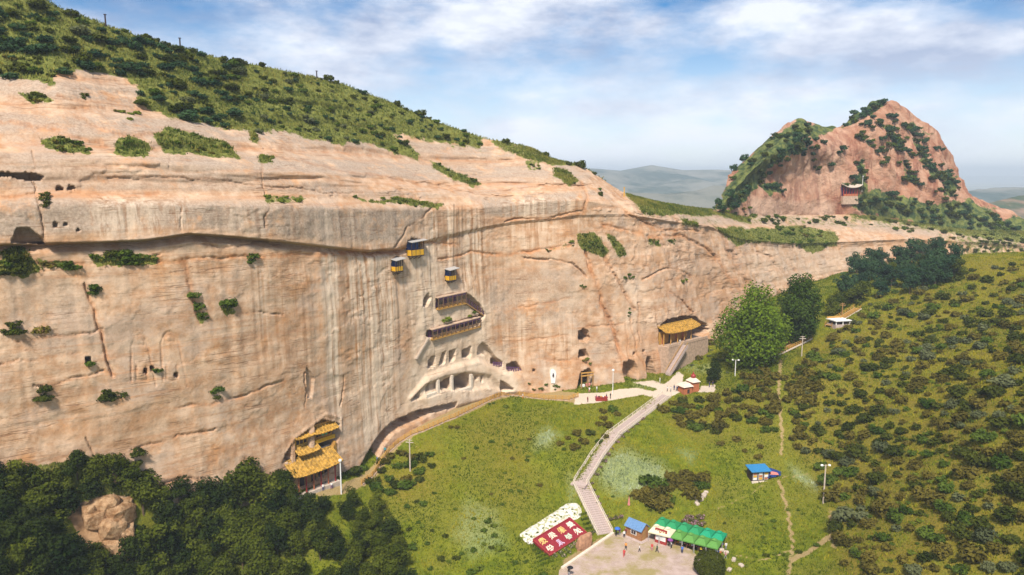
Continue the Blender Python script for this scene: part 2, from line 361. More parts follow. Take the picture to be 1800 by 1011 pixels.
def on_ribbon(u, v, w):
    """where the sight line of a photo point meets the wall set back by w -> (s, z)"""
    d = ray(u, v); P = _pd + _pn * w; c = d[0] * P[:, 1] - d[1] * P[:, 0]
    k = np.where((c[:-1] * c[1:] <= 0) & (P[:-1] @ d[:2] > 0))[0]
    k = k[np.argmin(np.linalg.norm(P[k], axis=1))]; f = c[k] / (c[k] - c[k + 1] + 1e-12)
    q = P[k] + (P[k + 1] - P[k]) * f; t = np.linalg.norm(q) / np.linalg.norm(d[:2])
    return _ps[k] + (_ps[k + 1] - _ps[k]) * f, CAMZ + d[2] * t
L1 = [(-150,434,.5),(0,429,.5),(150,425,.5),(250,421,.5),(330,409,.5),(400,414,.3),(470,421,.3),(560,431,.3),(640,441,.2),(700,436,0),(760,420,-.5),(890,392,-1),(1020,378,-2),(1100,376,-5),(1200,392,-8),(1250,398,-11),(1300,420,-12),(1400,428,-13),(1500,425,-14),(1600,420,-14),(1700,425,-14),(1800,430,-14)]
LU = [(u, v + (5 if u < 480 else 4 if u < 720 else 5), w - (3.4 if u < 480 else 2.2 if u < 720 else .6)) for u, v, w in L1]
L2 = [(-150,338,-3),(0,339,-3),(130,336,-3),(300,340,-3),(470,345,-3),(620,350,-3),(780,353,-3),(870,350,-3.5),(950,341,-4),(1020,338,-4.5),(1100,354,-9),(1200,375,-12),(1250,388,-15),(1300,398,-20),(1400,402,-22),(1500,400,-22),(1600,402,-22),(1700,412,-20),(1800,418,-20)]
L3 = [(-150,270,-6),(0,272,-6),(200,278,-6),(450,300,-6),(600,312,-6),(800,336,-5.5),(870,338,-6),(950,325,-7),(1020,322,-8),(1100,350,-13),(1200,372,-16),(1250,380,-20),(1300,386,-27),(1400,388,-30),(1500,386,-30),(1600,392,-29),(1700,405,-28),(1800,411,-28)]
L4 = [(-150,130,-30),(0,150,-28),(100,135,-27),(240,185,-26),(400,230,-23),(600,268,-20),(700,285,-19),(850,295,-17),(950,300,-16),(1030,308,-16),(1100,345,-18),(1200,367,-20),(1250,374,-24),(1300,378,-31),(1400,380,-34),(1500,378,-34),(1600,388,-33),(1700,402,-32),(1800,408,-32)]
L5 = [(-150,-140,-64),(0,-52,-60),(100,10,-57),(200,47,-55),(300,77,-52),(400,103,-48),(500,123,-45),(600,143,-42),(700,181,-38),(800,225,-33),(850,241,-30),(950,270,-27),(1030,296,-25),(1070,320,-24),(1100,340,-24),(1150,354,-25),(1200,362,-26),(1250,368,-30),(1300,372,-36),(1400,374,-40),(1500,374,-40),(1600,386,-40),(1700,401,-40),(1800,407,-40)]
def profile_line(L):
    a = np.array([(*on_ribbon(u, v, w), w) for u, v, w in L]); a = a[np.argsort(a[:, 0])]; return a
_pu, _ = proj(np.c_[_pd, np.full(len(_pd), 45.0)]); _ok = _pd[:, 1] > 60
s_lo = np.interp(-260, _pu[_ok], _ps[_ok])
S = np.r_[np.linspace(0, s_lo, 40)[:-1], np.interp(np.r_[np.linspace(-260, 490, 400)[:-1], np.linspace(490, 1255, 800), np.linspace(1255, 1900, 330)[1:]], _pu[_ok], _ps[_ok]), np.linspace(np.interp(1900, _pu[_ok], _ps[_ok]), _ps[-1], 20)[1:]]
_sm = np.ones(9) / 9
def fn(L, i):
    a = profile_line(L); r = np.interp(S, a[:, 0], a[:, i]); return np.convolve(np.pad(r, 4, 'edge'), _sm, 'valid')
rows = []    # (w, z) per column
def lean(s_u): return np.interp(s_u, [0, 1000, 1200, 1800], [3.5, 3.5, 7.0, 9.0])
SU = np.interp(S, _ps[_ok], _pu[_ok])
zU, wU = fn(LU, 1), fn(LU, 2)
zB = np.full_like(S, -12.0); wB = lean(SU) + 1.5
wN = np.where(SU < 760, -.9, wU)                       # below the notch the wall comes forward again
lines = [(wB, zB), (wN * 0.35 + lean(SU) * 0.3, zB + (zU - zB) * 0.5), (wN, zU - 1.1), (wU, zU), (fn(L1, 2), fn(L1, 1)), (fn(L2, 2) + 2.6, fn(L2, 1) - 2.2), (fn(L2, 2), fn(L2, 1)), (fn(L3, 2) + 1.5, fn(L3, 1) - .5 * (fn(L3, 1) - fn(L2, 1))), (fn(L3, 2), fn(L3, 1)), (fn(L4, 2), fn(L4, 1)), (fn(L5, 2), fn(L5, 1)), (fn(L5, 2) - 16, fn(L5, 1) - 3), (fn(L5, 2) - 80, fn(L5, 1) - 40)]
nrow = [105, 140, 10, 9, 26, 8, 12, 12, 34, 42, 8, 6]
PW, PZ = [], []
for (a, b), n in zip(zip(lines[:-1], lines[1:]), nrow):
    for f in np.linspace(0, 1, n, endpoint=False):
        PW.append(a[0] + (b[0] - a[0]) * f); PZ.append(a[1] + (b[1] - a[1]) * f)
PW.append(lines[-1][0]); PZ.append(lines[-1][1]); PW, PZ = np.array(PW), np.array(PZ)
for _ in range(2):                                          # soften the profile except at the overhang
    keep = slice(105 + 140, 105 + 150 + 16)
    A, B = PW.copy(), PZ.copy()
    A[1:-1] = (PW[:-2] + 2 * PW[1:-1] + PW[2:]) / 4; B[1:-1] = (PZ[:-2] + 2 * PZ[1:-1] + PZ[2:]) / 4
    A[keep], B[keep] = PW[keep], PZ[keep]; PW, PZ = A, B
SS = np.broadcast_to(S, PW.shape)
base_xy, nrm = path_at(S)
def cliff_pos(w, z):
    return np.stack([base_xy[:, 0] + nrm[:, 0] * w, base_xy[:, 1] + nrm[:, 1] * w, z], -1)
Q = np.stack([SS, PZ, PW * 0.6], -1)
right = sstep(960, 1150, np.broadcast_to(SU, PW.shape)); upper = sstep(66, 80, PZ)
ridge_fade = np.ones(PW.shape); ridge_fade[-14:] = 0.25
D = 1.1 * fbm(Q / np.array([38, 60, 40]), 3, 11) + 0.5 * fbm(Q / np.array([14, 9, 14]), 3, 21)
D += 0.38 * fbm(Q / np.array([26, 1.7, 8]), 3, 31) * (0.16 + 2.2 * upper * sstep(0.15, -3, PW + 2)) + 0.16 * fbm(Q / np.array([2.5, 2.0, 2.5]), 3, 41)
D += right * (1.6 * fbm((Q + np.array([1, 0, 0]) * (PZ * 0.35)[..., None]) / np.array([11, 40, 20]), 3, 51) + 0.55 * fbm(Q / np.array([4, 5, 4]), 3, 61))
D += 0.20 * fbm(Q / np.array([1.6, 55, 5]), 2, 71) * (1 - upper) * (1 - right)                                       # fluted by water
slabs = fbm(Q / np.array([16, 8, 12]), 5, 81, .6); D += 0.26 * (sstep(-0.02, 0.03, slabs) - .5) * (0.4 + 0.6 * upper + .5 * right)
strat = PZ + 0.12 * PW + 2.6 * fbm(Q / np.array([48, 40, 30]), 3, 85) + .02 * SS
bulge = np.abs(np.sin(np.pi * strat / 6.2)) ** 0.55; bulge2 = np.abs(np.sin(np.pi * (strat + 1.3 * fbm(Q / np.array([20, 20, 20]), 2, 86)) / 2.3)) ** 0.6
slope_m = sstep(-2.5, -7, PW) * (1 - .8 * sstep(1040, 1120, np.broadcast_to(SU, PW.shape))); bvar = np.clip(.6 + 1.1 * fbm(Q / np.array([30, 14, 20]), 3, 87), .1, 1.3)
D += slope_m * bvar * (1.9 * (bulge - .75) + .55 * (bulge2 - .75)); seam = slope_m * np.clip(bvar, 0, 1) * np.maximum(sstep(.55, .15, bulge), .6 * sstep(.5, .1, bulge2))
D *= ridge_fade
wu, wv = proj(cliff_pos(PW + D, PZ))
# gullies and cracks in the rock: (line, half width px, depth m, redness)
CRACKS = [([(150,500),(162,540),(180,600),(198,660)],4,1.0,.7),([(322,455),(338,520),(352,568)],4,.8,.7),([(462,262),(463,330),(470,352),(468,400)],2.2,.8,.3),([(57,268),(60,320),(72,390),(82,428)],2.5,.9,.2),([(318,366),(319,405)],2,.6,.2),
 ([(300,300),(298,260)],1.6,.5,.1),([(30,600),(110,590),(180,580)],2.5,.5,.4),([(60,678),(120,668),(185,652)],2.5,.6,.5),([(430,552),(470,548),(500,555)],2,.5,.2),([(310,718),(400,705),(500,668)],3,.5,.6),([(150,770),(165,800)],3,.8,.2),
 ([(230,790),(300,770),(380,752)],2.5,.5,.5),([(285,855),(318,838),(350,842)],3,.8,.3),([(0,640),(60,632),(140,622)],2,.4,.5),([(535,655),(540,690),(538,720)],2.5,.5,.5),([(605,660),(600,715)],2,.4,.4),
 ([(0,470),(120,462),(270,460),(400,452),(560,445),(700,440)],4,.5,.95),([(270,448),(300,440),(330,430),(420,432),(470,424)],2,.7,.3),([(190,312),(330,313),(460,325),(560,336),(640,340)],2,.6,.3),([(0,345),(100,342),(280,341)],3,.35,.7),
 ([(740,180),(780,200),(820,222)],2,.3,.2),([(560,240),(620,262),(690,270),(760,282)],2.5,.5,.3),([(480,275),(600,300),(720,318),(800,330)],2.5,.5,.4),([(130,205),(210,240),(260,232),(340,236)],3,.6,.5),([(0,215),(80,225),(180,250)],3,.6,.6),([(100,170),(170,182),(240,190)],2.5,.6,.5),
 ([(770,455),(830,445),(900,448),(1000,432)],3,.4,.9),([(705,432),(760,425),(800,428)],3,.4,.95),([(920,455),(985,458),(1010,468),(1030,488)],3,.7,.3),([(1030,440),(1042,480),(1058,530),(1076,580),(1092,630),(1100,645)],5,1.3,.8),([(1058,445),(1085,490),(1100,520),(1112,545)],4,.9,.5),
 ([(1130,490),(1160,476),(1195,472),(1212,484)],3,1.0,.5),([(1180,510),(1205,535),(1220,548)],2.5,.8,.4),([(1200,420),(1235,432),(1262,455),(1285,490),(1300,505)],4,.9,.6),([(1260,400),(1290,450),(1310,500)],4,.8,.4),([(1330,445),(1355,452),(1375,480)],3,.7,.3),([(1380,440),(1398,480)],2.5,.7,.3),
 ([(1120,535),(1122,600)],2.5,.7,.4),([(1105,560),(1118,620),(1130,640)],2,.6,.4),([(1150,540),(1160,590)],2,.6,.3),([(1020,575),(1100,570),(1105,640)],2,.4,.5),([(960,630),(1010,632),(1100,655)],3,.4,.6),([(900,545),(1000,520)],2,.25,.5),([(880,600),(1000,590)],2,.25,.5),
 ([(1100,375),(1160,405),(1230,408)],3,.5,.7),([(1060,395),(1150,415),(1200,418)],4,.4,.9),([(890,388),(960,383),(1022,374)],2.5,.6,.6),([(1022,320),(1030,345),(1024,376)],3,.6,.7),([(880,335),(940,328),(1015,325)],2,.5,.4),([(780,330),(860,345),(900,344)],2,.6,.3),([(690,438),(720,395),(775,356)],2.5,.9,.2)]
crack_red = np.zeros(PW.shape); crack_and_shade_dark = np.zeros(PW.shape); CRK = np.zeros(PW.shape)
wob = 7.5 * fbm(np.stack([wu / 26, wv / 26, wu * 0], -1), 4, 91, .6); wob2 = 7.5 * fbm(np.stack([wu / 26, wv / 26, wu * 0 + 9], -1), 4, 92, .6); cmod = np.clip(.55 + 1.1 * fbm(np.stack([wu / 30, wv / 30, wu * 0 + 4], -1), 3, 93), .08, 1.2)
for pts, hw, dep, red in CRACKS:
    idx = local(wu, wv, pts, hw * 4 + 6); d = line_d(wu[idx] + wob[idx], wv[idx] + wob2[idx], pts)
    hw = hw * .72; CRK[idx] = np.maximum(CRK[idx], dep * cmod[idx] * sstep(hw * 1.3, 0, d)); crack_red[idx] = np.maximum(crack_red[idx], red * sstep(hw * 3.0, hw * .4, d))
    crack_and_shade_dark[idx] = np.maximum(crack_and_shade_dark[idx], (1 - red) * .55 * sstep(hw * .9, 0, d))
# caves, niches and halls cut into the rock: (outline, depth m)
CAVES = [
 ([(752,648),(753,634),(759,626),(765,627),(766,641),(760,648)],3),([(771,643),(774,634),(778,620),(784,618),(783,637),(777,642)],3),([(790,637),(790,617),(801,614),(800,631),(796,636)],3),([(812,630),(812,616),(828,609),(829,624),(825,630)],3.5),
 ([(838,625),(840,611),(848,602),(858,608),(870,626),(884,637),(884,645),(868,644),(856,634),(852,624)],1.8),([(868,633),(869,644),(884,646),(883,636),(876,631)],3.5),([(890,641),(900,637),(908,636),(918,653),(892,653)],3.5),
 ([(796,686),(796,667),(804,658),(814,655),(824,660),(829,672),(829,684)],6),([(773,687),(773,673),(784,665),(794,661),(794,683)],5),([(749,688),(750,673),(759,671),(759,686)],2.5),([(747,699),(748,680),(760,669),(771,673),(771,691)],1.0),([(722,706),(737,684),(740,700)],2.5),
 ([(834,669),(834,661),(840,660),(840,668)],2),([(845,672),(845,659),(849,658),(849,671)],2),([(876,668),(886,672),(903,684),(880,688)],2.5),
 ([(634,820),(644,800),(655,782),(670,760),(689,742),(707,734),(734,723),(760,715),(800,706),(800,716),(762,726),(734,742),(708,752),(690,764),(676,782),(664,806),(650,830)],2.6),
 ([(717,744),(717,731),(733,726),(733,740)],6),([(690,748),(697,741),(708,737),(708,746)],5),([(744,731),(752,722),(768,718),(768,724)],5),
 ([(766,544),(767,523),(776,520),(788,518),(796,515),(806,517),(818,513),(827,519),(844,535),(853,549),(853,557),(846,554),(826,538),(817,532)],3.0),
 ([(749,590),(750,581),(766,576),(806,564),(846,552),(852,546),(853,556),(842,571),(800,584),(758,596)],3.0),
 ([(744,539),(745,525),(755,513),(758,524),(751,539)],3),([(716,450),(717,424),(724,418),(740,422),(744,448)],3),([(688,477),(689,457),(698,450),(704,456),(704,476)],3),([(783,494),(783,474),(799,474),(800,494)],3),
 ([(519,772),(544,756),(544,790),(553,792),(553,747),(568,739),(580,741),(597,746),(597,770),(592,776),(592,812),(572,834),(545,852),(528,856),(521,830)],5.5),([(497,812),(504,796),(512,781),(514,812)],5),
 ([(1016,595),(1017,582),(1026,578),(1033,581),(1037,594),(1032,601),(1018,600)],4),([(1017,629),(1018,616),(1030,614),(1035,628),(1022,632)],4),([(1012,693),(1021,655),(1036,648),(1043,660),(1044,685),(1030,692)],6),
 ([(1094,650),(1098,638),(1106,634),(1116,635),(1121,646),(1121,672),(1100,674)],4),([(1135,636),(1138,627),(1144,627),(1149,640),(1155,664),(1138,670)],3),
 ([(1157,590),(1161,572),(1174,562),(1200,556),(1222,556),(1230,564),(1242,570),(1247,580),(1240,600),(1210,606),(1160,612)],5),
 ([(1112,625),(1113,619),(1118,620),(1118,627)],1.5),([(1129,620),(1130,615),(1134,615),(1134,621)],1.5),
 ([(20,312),(30,303),(60,303),(78,310),(70,318),(40,316)],3),([(-5,312),(-5,302),(30,303),(34,309)],2.5),([(97,335),(101,328),(110,329),(112,335)],2),([(118,334),(121,326),(130,327),(134,334)],2),([(92,398),(95,390),(102,391),(103,401)],1.5),([(110,395),(114,391),(120,393),(119,398)],1.5),([(133,406),(137,399),(142,405)],1.5),
 ([(150,640),(151,628),(160,627),(161,641)],3),([(252,657),(253,649),(259,649),(259,657)],3),([(264,651),(264,645),(272,645),(272,651)],3),([(306,664),(306,656),(313,656),(313,664)],3),([(936,654),(936,649),(941,649),(941,654)],2),
 ([(538,645),(548,655),(553,668),(549,700),(541,700)],.8),([(18,428),(30,402),(50,400),(75,420),(80,430)],2.5)]
CAV = np.zeros(PW.shape)
wavy = 1.1 * fbm(np.stack([wu / 5, wv / 5, wu * 0], -1), 2, 95)
for poly, dep in CAVES:
    idx = local(wu, wv, poly, 8); small = 0.25 if np.ptp(np.array(poly)[:, 0]) < 12 else 0.8
    sd = poly_sd(wu[idx], wv[idx], poly) + wavy[idx] * small; CAV[idx] = np.maximum(CAV[idx], dep * (1.45 if dep > 2 else 1) * sstep(-0.2, 0.9, sd))
# carved outlines of two stupas on the wall
for cx0, top, bot, a in ((246, 588, 690, 15), (299, 582, 690, 16)):
    arc = [(cx0 - a + (4 if a > 15 else 0), bot - 20), (cx0 - a, top + 22), (cx0 - a * .6, top + 5), (cx0, top), (cx0 + a * .6, top + 6), (cx0 + a, top + 26), (cx0 + a * 1.9, bot - 12)]
    inner = [(cx0 - a * .55, top + 17), (cx0 - a * .5, top + 9), (cx0, top + 6), (cx0 + a * .5, top + 10), (cx0 + a * .55, top + 19), (cx0 - a * .55, top + 18)]
    for pts in (arc, inner, [(cx0 - a * .4, bot - 45), (cx0 - a * .4, bot - 22), (cx0 + a * .9, bot - 22), (cx0 + a * .7, bot - 46)]):
        idx = local(wu, wv, pts, 8); d = line_d(wu[idx], wv[idx], pts)
        CAV[idx] = np.maximum(CAV[idx], .30 * sstep(2.4, .6, d) * np.clip(cmod[idx] + .2, .2, 1)); crack_red[idx] = np.maximum(crack_red[idx], .3 * sstep(3.5, 1, d))
# balconies of rock standing proud below the halls
BUMP = mark(wu, wv, [([(742,700),(748,690),(775,684),(800,684),(828,684),(860,680),(880,688),(860,700),(800,714),(750,720)],4,.8),([(750,660),(790,645),(840,632),(880,652),(915,660),(930,690),(890,690),(860,660),(820,655),(780,662),(745,676),(720,700)],5,1.1),
    ([(498,812),(515,770),(545,750),(575,726),(600,735),(600,760),(598,735),(570,730),(545,750),(515,775)],4,.5),([(545,758),(553,750),(553,792),(545,790)],3,.3)])
Wf = PW + D - CRK - CAV + BUMP
CPOS = cliff_pos(Wf, PZ); CPOS[..., 2] += 0.4 * ridge_fade * fbm(Q / np.array([7, 7, 7]), 2, 101) * upper * (CAV < .1)
# ---- what covers the rock
VEG = [([(-200,-200),(120,-60),(200,30),(300,60),(420,90),(560,115),(640,140),(700,170),(780,205),(850,235),(845,262),(800,255),(760,248),(720,240),(690,236),(735,268),(742,284),(700,272),(640,250),(600,255),(545,245),(500,232),(440,232),(360,218),(300,208),(255,190),(235,180),(245,150),(200,130),(150,122),(100,132),(90,150),(30,140),(0,135),(-200,130)],9,1.0),
 ([(0,84),(25,88),(40,105),(20,125),(0,120)],5,.0),([(70,245),(100,235),(150,255),(163,270),(120,268),(80,262)],5,.85),([(200,248),(230,240),(262,250),(262,272),(225,278),(200,268)],4,.9),([(265,235),(300,224),(360,240),(400,250),(425,278),(380,278),(330,268),(290,270)],6,.9),([(435,230),(452,232),(452,252),(440,248)],3,.8),([(450,268),(485,275),(480,288),(452,284)],4,.8),
 ([(30,165),(60,160),(95,178),(60,186)],5,.8),([(755,280),(800,300),(845,320),(830,328),(790,312),(760,296)],5,.85),([(615,345),(660,350),(700,348),(780,358),(770,370),(720,362),(650,356)],4,.75),([(460,340),(540,345),(530,356),(470,358)],4,.6),
 ([(845,238),(900,245),(960,265),(1030,285),(1040,300),(990,292),(930,285),(880,262)],5,.7),([(970,292),(1000,300),(1020,320),(1000,328),(975,312)],5,.7),([(1100,340),(1180,352),(1260,362),(1330,368),(1320,395),(1260,380),(1200,378),(1130,376)],7,.95),
 ([(1012,412),(1045,408),(1070,440),(1060,452),(1022,440)],5,.85),([(1063,408),(1085,418),(1105,450),(1090,455)],4,.8),([(1135,422),(1160,420),(1160,434),(1140,434)],4,.6),([(1168,424),(1188,420),(1186,432)],4,.6),([(1255,398),(1330,402),(1400,396),(1470,408),(1470,430),(1425,445),(1400,432),(1340,425),(1290,430)],7,.95),
 ([(1195,382),(1230,392),(1228,402),(1200,396)],5,.7),([(0,440),(40,432),(60,460),(75,480),(40,490),(0,480)],6,.9),([(60,455),(130,462),(130,475),(80,475)],5,.6),([(160,452),(220,443),(275,452),(275,468),(220,466),(170,470)],5,.85),([(800,820),(1,1),(2,2)],1,0),
 ([(0,840),(80,815),(150,800),(185,805),(200,850),(240,850),(270,880),(200,870),(100,890),(0,900)],10,1.0),([(1480,372),(1560,378),(1640,390),(1760,402),(1900,405),(1900,440),(1760,425),(1700,418),(1600,398),(1500,386)],8,.75),([(1290,376),(1440,378),(1560,384),(1700,402),(1700,418),(1560,404),(1400,398),(1300,394)],6,.42),([(1180,378),(1260,384),(1300,398),(1230,396)],6,.4),([(1130,380),(1240,400),(1330,440),(1260,430)],14,.22),([(1640,410),(1800,420),(1800,475),(1700,465)],10,.5),([(335,515),(352,545),(368,570),(352,572),(340,540)],3,.6),([(385,540),(408,532),(414,550),(395,556)],4,.7),
 ([(925,284),(950,285),(952,300),(930,300)],4,.6),([(955,440),(1000,430),(1000,440)],4,.5),([(1120,560),(1130,565),(1128,580)],4,.3)]
vegn = 9 * fbm(np.stack([wu / 14, wv / 10, wu * 0], -1), 4, 111, .6)
veg = np.maximum(mark(wu + vegn, wv + vegn * .7, VEG), 0)
veg[-16:] = np.maximum(veg[-16:], (np.broadcast_to(SU, veg[-16:].shape) < 1150) * .8)
PATINA = [([(-150,345),(470,352),(690,365),(770,356),(700,432),(560,425),(470,415),(330,402),(0,420),(-150,425)],12,1.0),([(-150,275),(460,305),(640,330),(840,345),(600,345),(460,340),(0,335)],8,.8),([(845,348),(950,338),(1018,335),(1020,372),(890,384),(850,378)],6,1.0),([(830,490),(930,465),(1010,475),(1040,520),(1020,570),(900,600),(860,560)],25,.7),([(1010,600),(1100,580),(1105,640),(1050,650)],18,.6),
 ([(110,130),(150,122),(240,150),(240,180),(300,210),(200,200),(110,160)],8,.7),([(190,660),(240,740),(210,770),(150,770),(190,700)],15,.5),([(0,480),(150,480),(180,600),(100,640),(0,600)],20,.6),([(350,480),(560,470),(640,560),(520,660),(360,640)],40,.45),([(1100,380),(1200,390),(1190,405),(1120,395)],8,.7),([(500,250),(700,290),(820,330),(640,310)],12,.5),([(1150,440),(1260,450),(1280,500),(1200,500)],16,.5),([(1330,440),(1500,430),(1600,440),(1500,490),(1380,500)],20,.6),([(1180,372),(1300,370),(1640,390),(1800,405),(1800,440),(1600,415),(1400,400),(1200,395)],10,.9),([(480,250),(850,260),(1040,300),(1040,335),(850,330),(500,295)],14,.7),([(0,140),(110,135),(240,185),(420,240),(460,290),(0,262)],16,.65),([(240,770),(420,690),(520,700),(500,780),(300,860)],25,.4)]
pat = mark(wu, wv, PATINA)
STREAK = [([(560,440),(700,438),(780,360),(860,380),(860,500),(850,560),(760,560),(740,620),(700,720),(640,810),(600,740),(560,650)],25,1.0),([(880,350),(1018,345),(1018,374),(885,384)],6,.7),([(150,340),(330,345),(330,405),(150,420)],10,.6),([(440,470),(560,450),(560,650),(470,650)],25,.5),([(850,560),(1010,560),(1010,640),(900,660)],20,.6),([(370,360),(640,365),(640,430),(400,410)],20,.35),([(880,385),(1020,378),(1020,430),(900,440)],10,.5)]
streak = mark(wu, wv, STREAK)
PALE = [([(720,500),(800,495),(860,540),(860,600),(900,640),(920,690),(800,720),(700,730),(720,640),(735,560)],14,.95),([(690,450),(780,440),(800,520),(740,560),(700,560)],20,.5),([(1085,490),(1140,500),(1150,560),(1120,600),(1090,560)],18,.45),([(600,640),(720,640),(650,800),(600,790)],20,.35),([(955,645),(985,645),(985,690),(955,690)],3,.5),([(990,560),(1000,500),(1090,470)],10,.3),([(1300,430),(1500,440),(1480,480),(1330,500)],15,.3),([(966,645),(978,642),(979,690),(967,690)],1.5,1.0)]
pale = mark(wu, wv, PALE)
crack_red = np.maximum(crack_red, .75 * seam); pat = np.maximum(pat, .95 * slope_m * sstep(.55, .9, bulge))
crack_and_shade_dark = np.maximum(crack_and_shade_dark, mark_lines(wu, wv, [([(0,433),(150,428),(250,425),(330,412),(400,417),(470,424)],3,.5),([(798,360),(797,470)],1.3,.7),([(806,365),(808,440)],1,.5),([(812,360),(814,420)],1,.4)]))  # shade under the overhang lip painted into the rock colour, plus thin dark streaks
CLIFF = link('cliff', np_mesh('cliff', CPOS, grid_faces(*PW.shape), [M_ROCK], True, dict(veg=veg, patina=pat, streak=streak, pale=pale, red=crack_red, dark=crack_and_shade_dark)), kind='structure')

# ---------------------------------------------------------------- setting: the peak behind
MNET = [
 [(1255,380,284),(1300,384,290),(1400,386,322),(1480,386,356),(1560,390,374),(1640,402,388),(1720,414,402),(1800,420,410),(1860,424,416)],
 [(1257,370,290),(1305,340,300),(1400,354,336),(1478,352,366),(1560,350,385),(1640,372,400),(1705,388,415),(1790,412,422),(1860,418,428)],
 [(1260,362,300),(1318,318,316),(1400,305,350),(1480,300,380),(1560,290,400),(1640,318,415),(1694,352,430),(1770,396,436),(1860,412,440)],
 [(1266,350,318),(1335,285,338),(1405,255,366),(1478,258,394),(1556,235,415),(1632,270,432),(1690,335,445),(1745,372,450),(1860,410,455)],
 [(1272,335,338),(1345,262,358),(1408,225,382),(1474,236,408),(1558,196,428),(1625,235,446),(1684,304,458),(1722,356,464),(1860,408,470)],
 [(1290,298,362),(1350,246,384),(1410,215,402),(1471,225,424),(1563,178,442),(1618,222,460),(1676,282,470),(1706,345,478),(1860,407,485)],
 [(1330,300,410),(1370,280,430),(1410,262,446),(1472,262,462),(1560,235,480),(1612,262,495),(1660,310,505),(1690,365,510),(1860,415,520)],
 [(1340,420,480),(1380,420,495),(1420,420,505),(1480,420,520),(1560,420,535),(1610,420,545),(1660,420,555),(1690,420,560),(1860,430,570)]]
MP = np.array([[atY(*q) for q in r] for r in MNET])
bpy.context.view_layer.update()
for j, q in enumerate(MNET[0]):                              # root the peak in the cliff top
    ok_, h_, _, _ = CLIFF.ray_cast(Vector((0, 0, CAMZ)), Vector(ray(q[0], q[1])).normalized())
    if ok_:
        d_ = ray(q[0], q[1]); d_ = d_ / np.linalg.norm(d_); MP[0, j] = np.array(h_) + d_ * 5 - np.array((0, 0, 4.0))
        for i_ in (1, 2): 
            y_ = max(MNET[i_][j][2], h_.y + 7 * i_); MP[i_, j] = atY(MNET[i_][j][0], MNET[i_][j][1], y_)
tr = np.linspace(0, 7, 230); tcn = np.linspace(0, 8, 330)
tmp = np.stack([catmull(MP[:, j], tr) for j in range(9)], 1); MPOS = np.stack([catmull(tmp[i], tcn) for i in range(len(tr))], 0)
du = np.gradient(MPOS, axis=1); dv = np.gradient(MPOS, axis=0); mn = np.cross(du, dv); mn /= np.linalg.norm(mn, axis=-1)[..., None] + 1e-9
if mn[60, 150, 1] > 0: mn = -mn
dd = 3.2 * fbm(MPOS / 28, 4, 121) + 1.5 * fbm(MPOS / 7, 4, 131, .6)
diag = (MPOS[..., 0] * .8 + MPOS[..., 2] * .9); dd += 3.8 * fbm(np.stack([diag / 9, (MPOS[..., 0] - MPOS[..., 2]) / 50, MPOS[..., 1] / 30], -1), 3, 141) * (.25 + sstep(1440, 1540, proj(MPOS)[0]))
sil = np.ones(len(tr)); sil = sstep(0, .4, np.abs(tr - 5))
MPOS2 = MPOS + mn * dd[..., None] * (0.3 + 0.7 * sil)[:, None, None]
mu, mv = proj(MPOS)
mveg = mark(mu + 6 * fbm(np.stack([mu / 12, mv / 12, mu * 0], -1), 3, 151), mv + 6 * fbm(np.stack([mu / 12, mv / 12, mu * 0 + 5], -1), 3, 152), [
 ([(1255,375),(1275,330),(1300,285),(1345,245),(1410,212),(1450,218),(1475,225),(1440,240),(1410,240),(1395,270),(1370,285),(1345,320),(1320,345),(1290,365)],6,.85),([(1480,228),(1500,192),(1560,174),(1545,192),(1510,215),(1490,228)],5,1.0),
 ([(1400,240),(1430,250),(1420,262),(1395,280),(1388,270)],5,.6),([(1495,330),(1500,290),(1515,280),(1525,300),(1515,340)],5,.9),([(1540,215),(1560,220),(1590,260),(1580,270)],5,.75),([(1600,240),(1620,255),(1650,310),(1640,320),(1615,280)],6,.8),([(1655,300),(1680,310),(1680,345),(1655,350)],7,.95),([(1510,240),(1530,250),(1545,270),(1530,262)],5,.7),
 ([(1480,355),(1530,330),(1600,345),(1640,360),(1700,350),(1760,385),(1860,405),(1860,440),(1760,440),(1640,420),(1600,385),(1540,380)],10,.95),([(1340,325),(1370,320),(1380,340),(1350,345)],5,.8),([(1585,280),(1605,300),(1620,330),(1600,320)],5,.7),([(1560,200),(1600,215),(1640,245),(1620,240)],4,.55)])
mpale = mark(mu, mv, [([(1300,385),(1330,345),(1400,352),(1470,355),(1470,385)],8,.6),([(1420,260),(1480,250),(1490,330),(1400,350),(1380,300)],20,.3)])
PEAK = link('mountain', np_mesh('mountain', MPOS2, grid_faces(*mu.shape)[:, ::-1], [M_MOUNT], True, dict(veg=mveg, pale=mpale)), kind='structure')

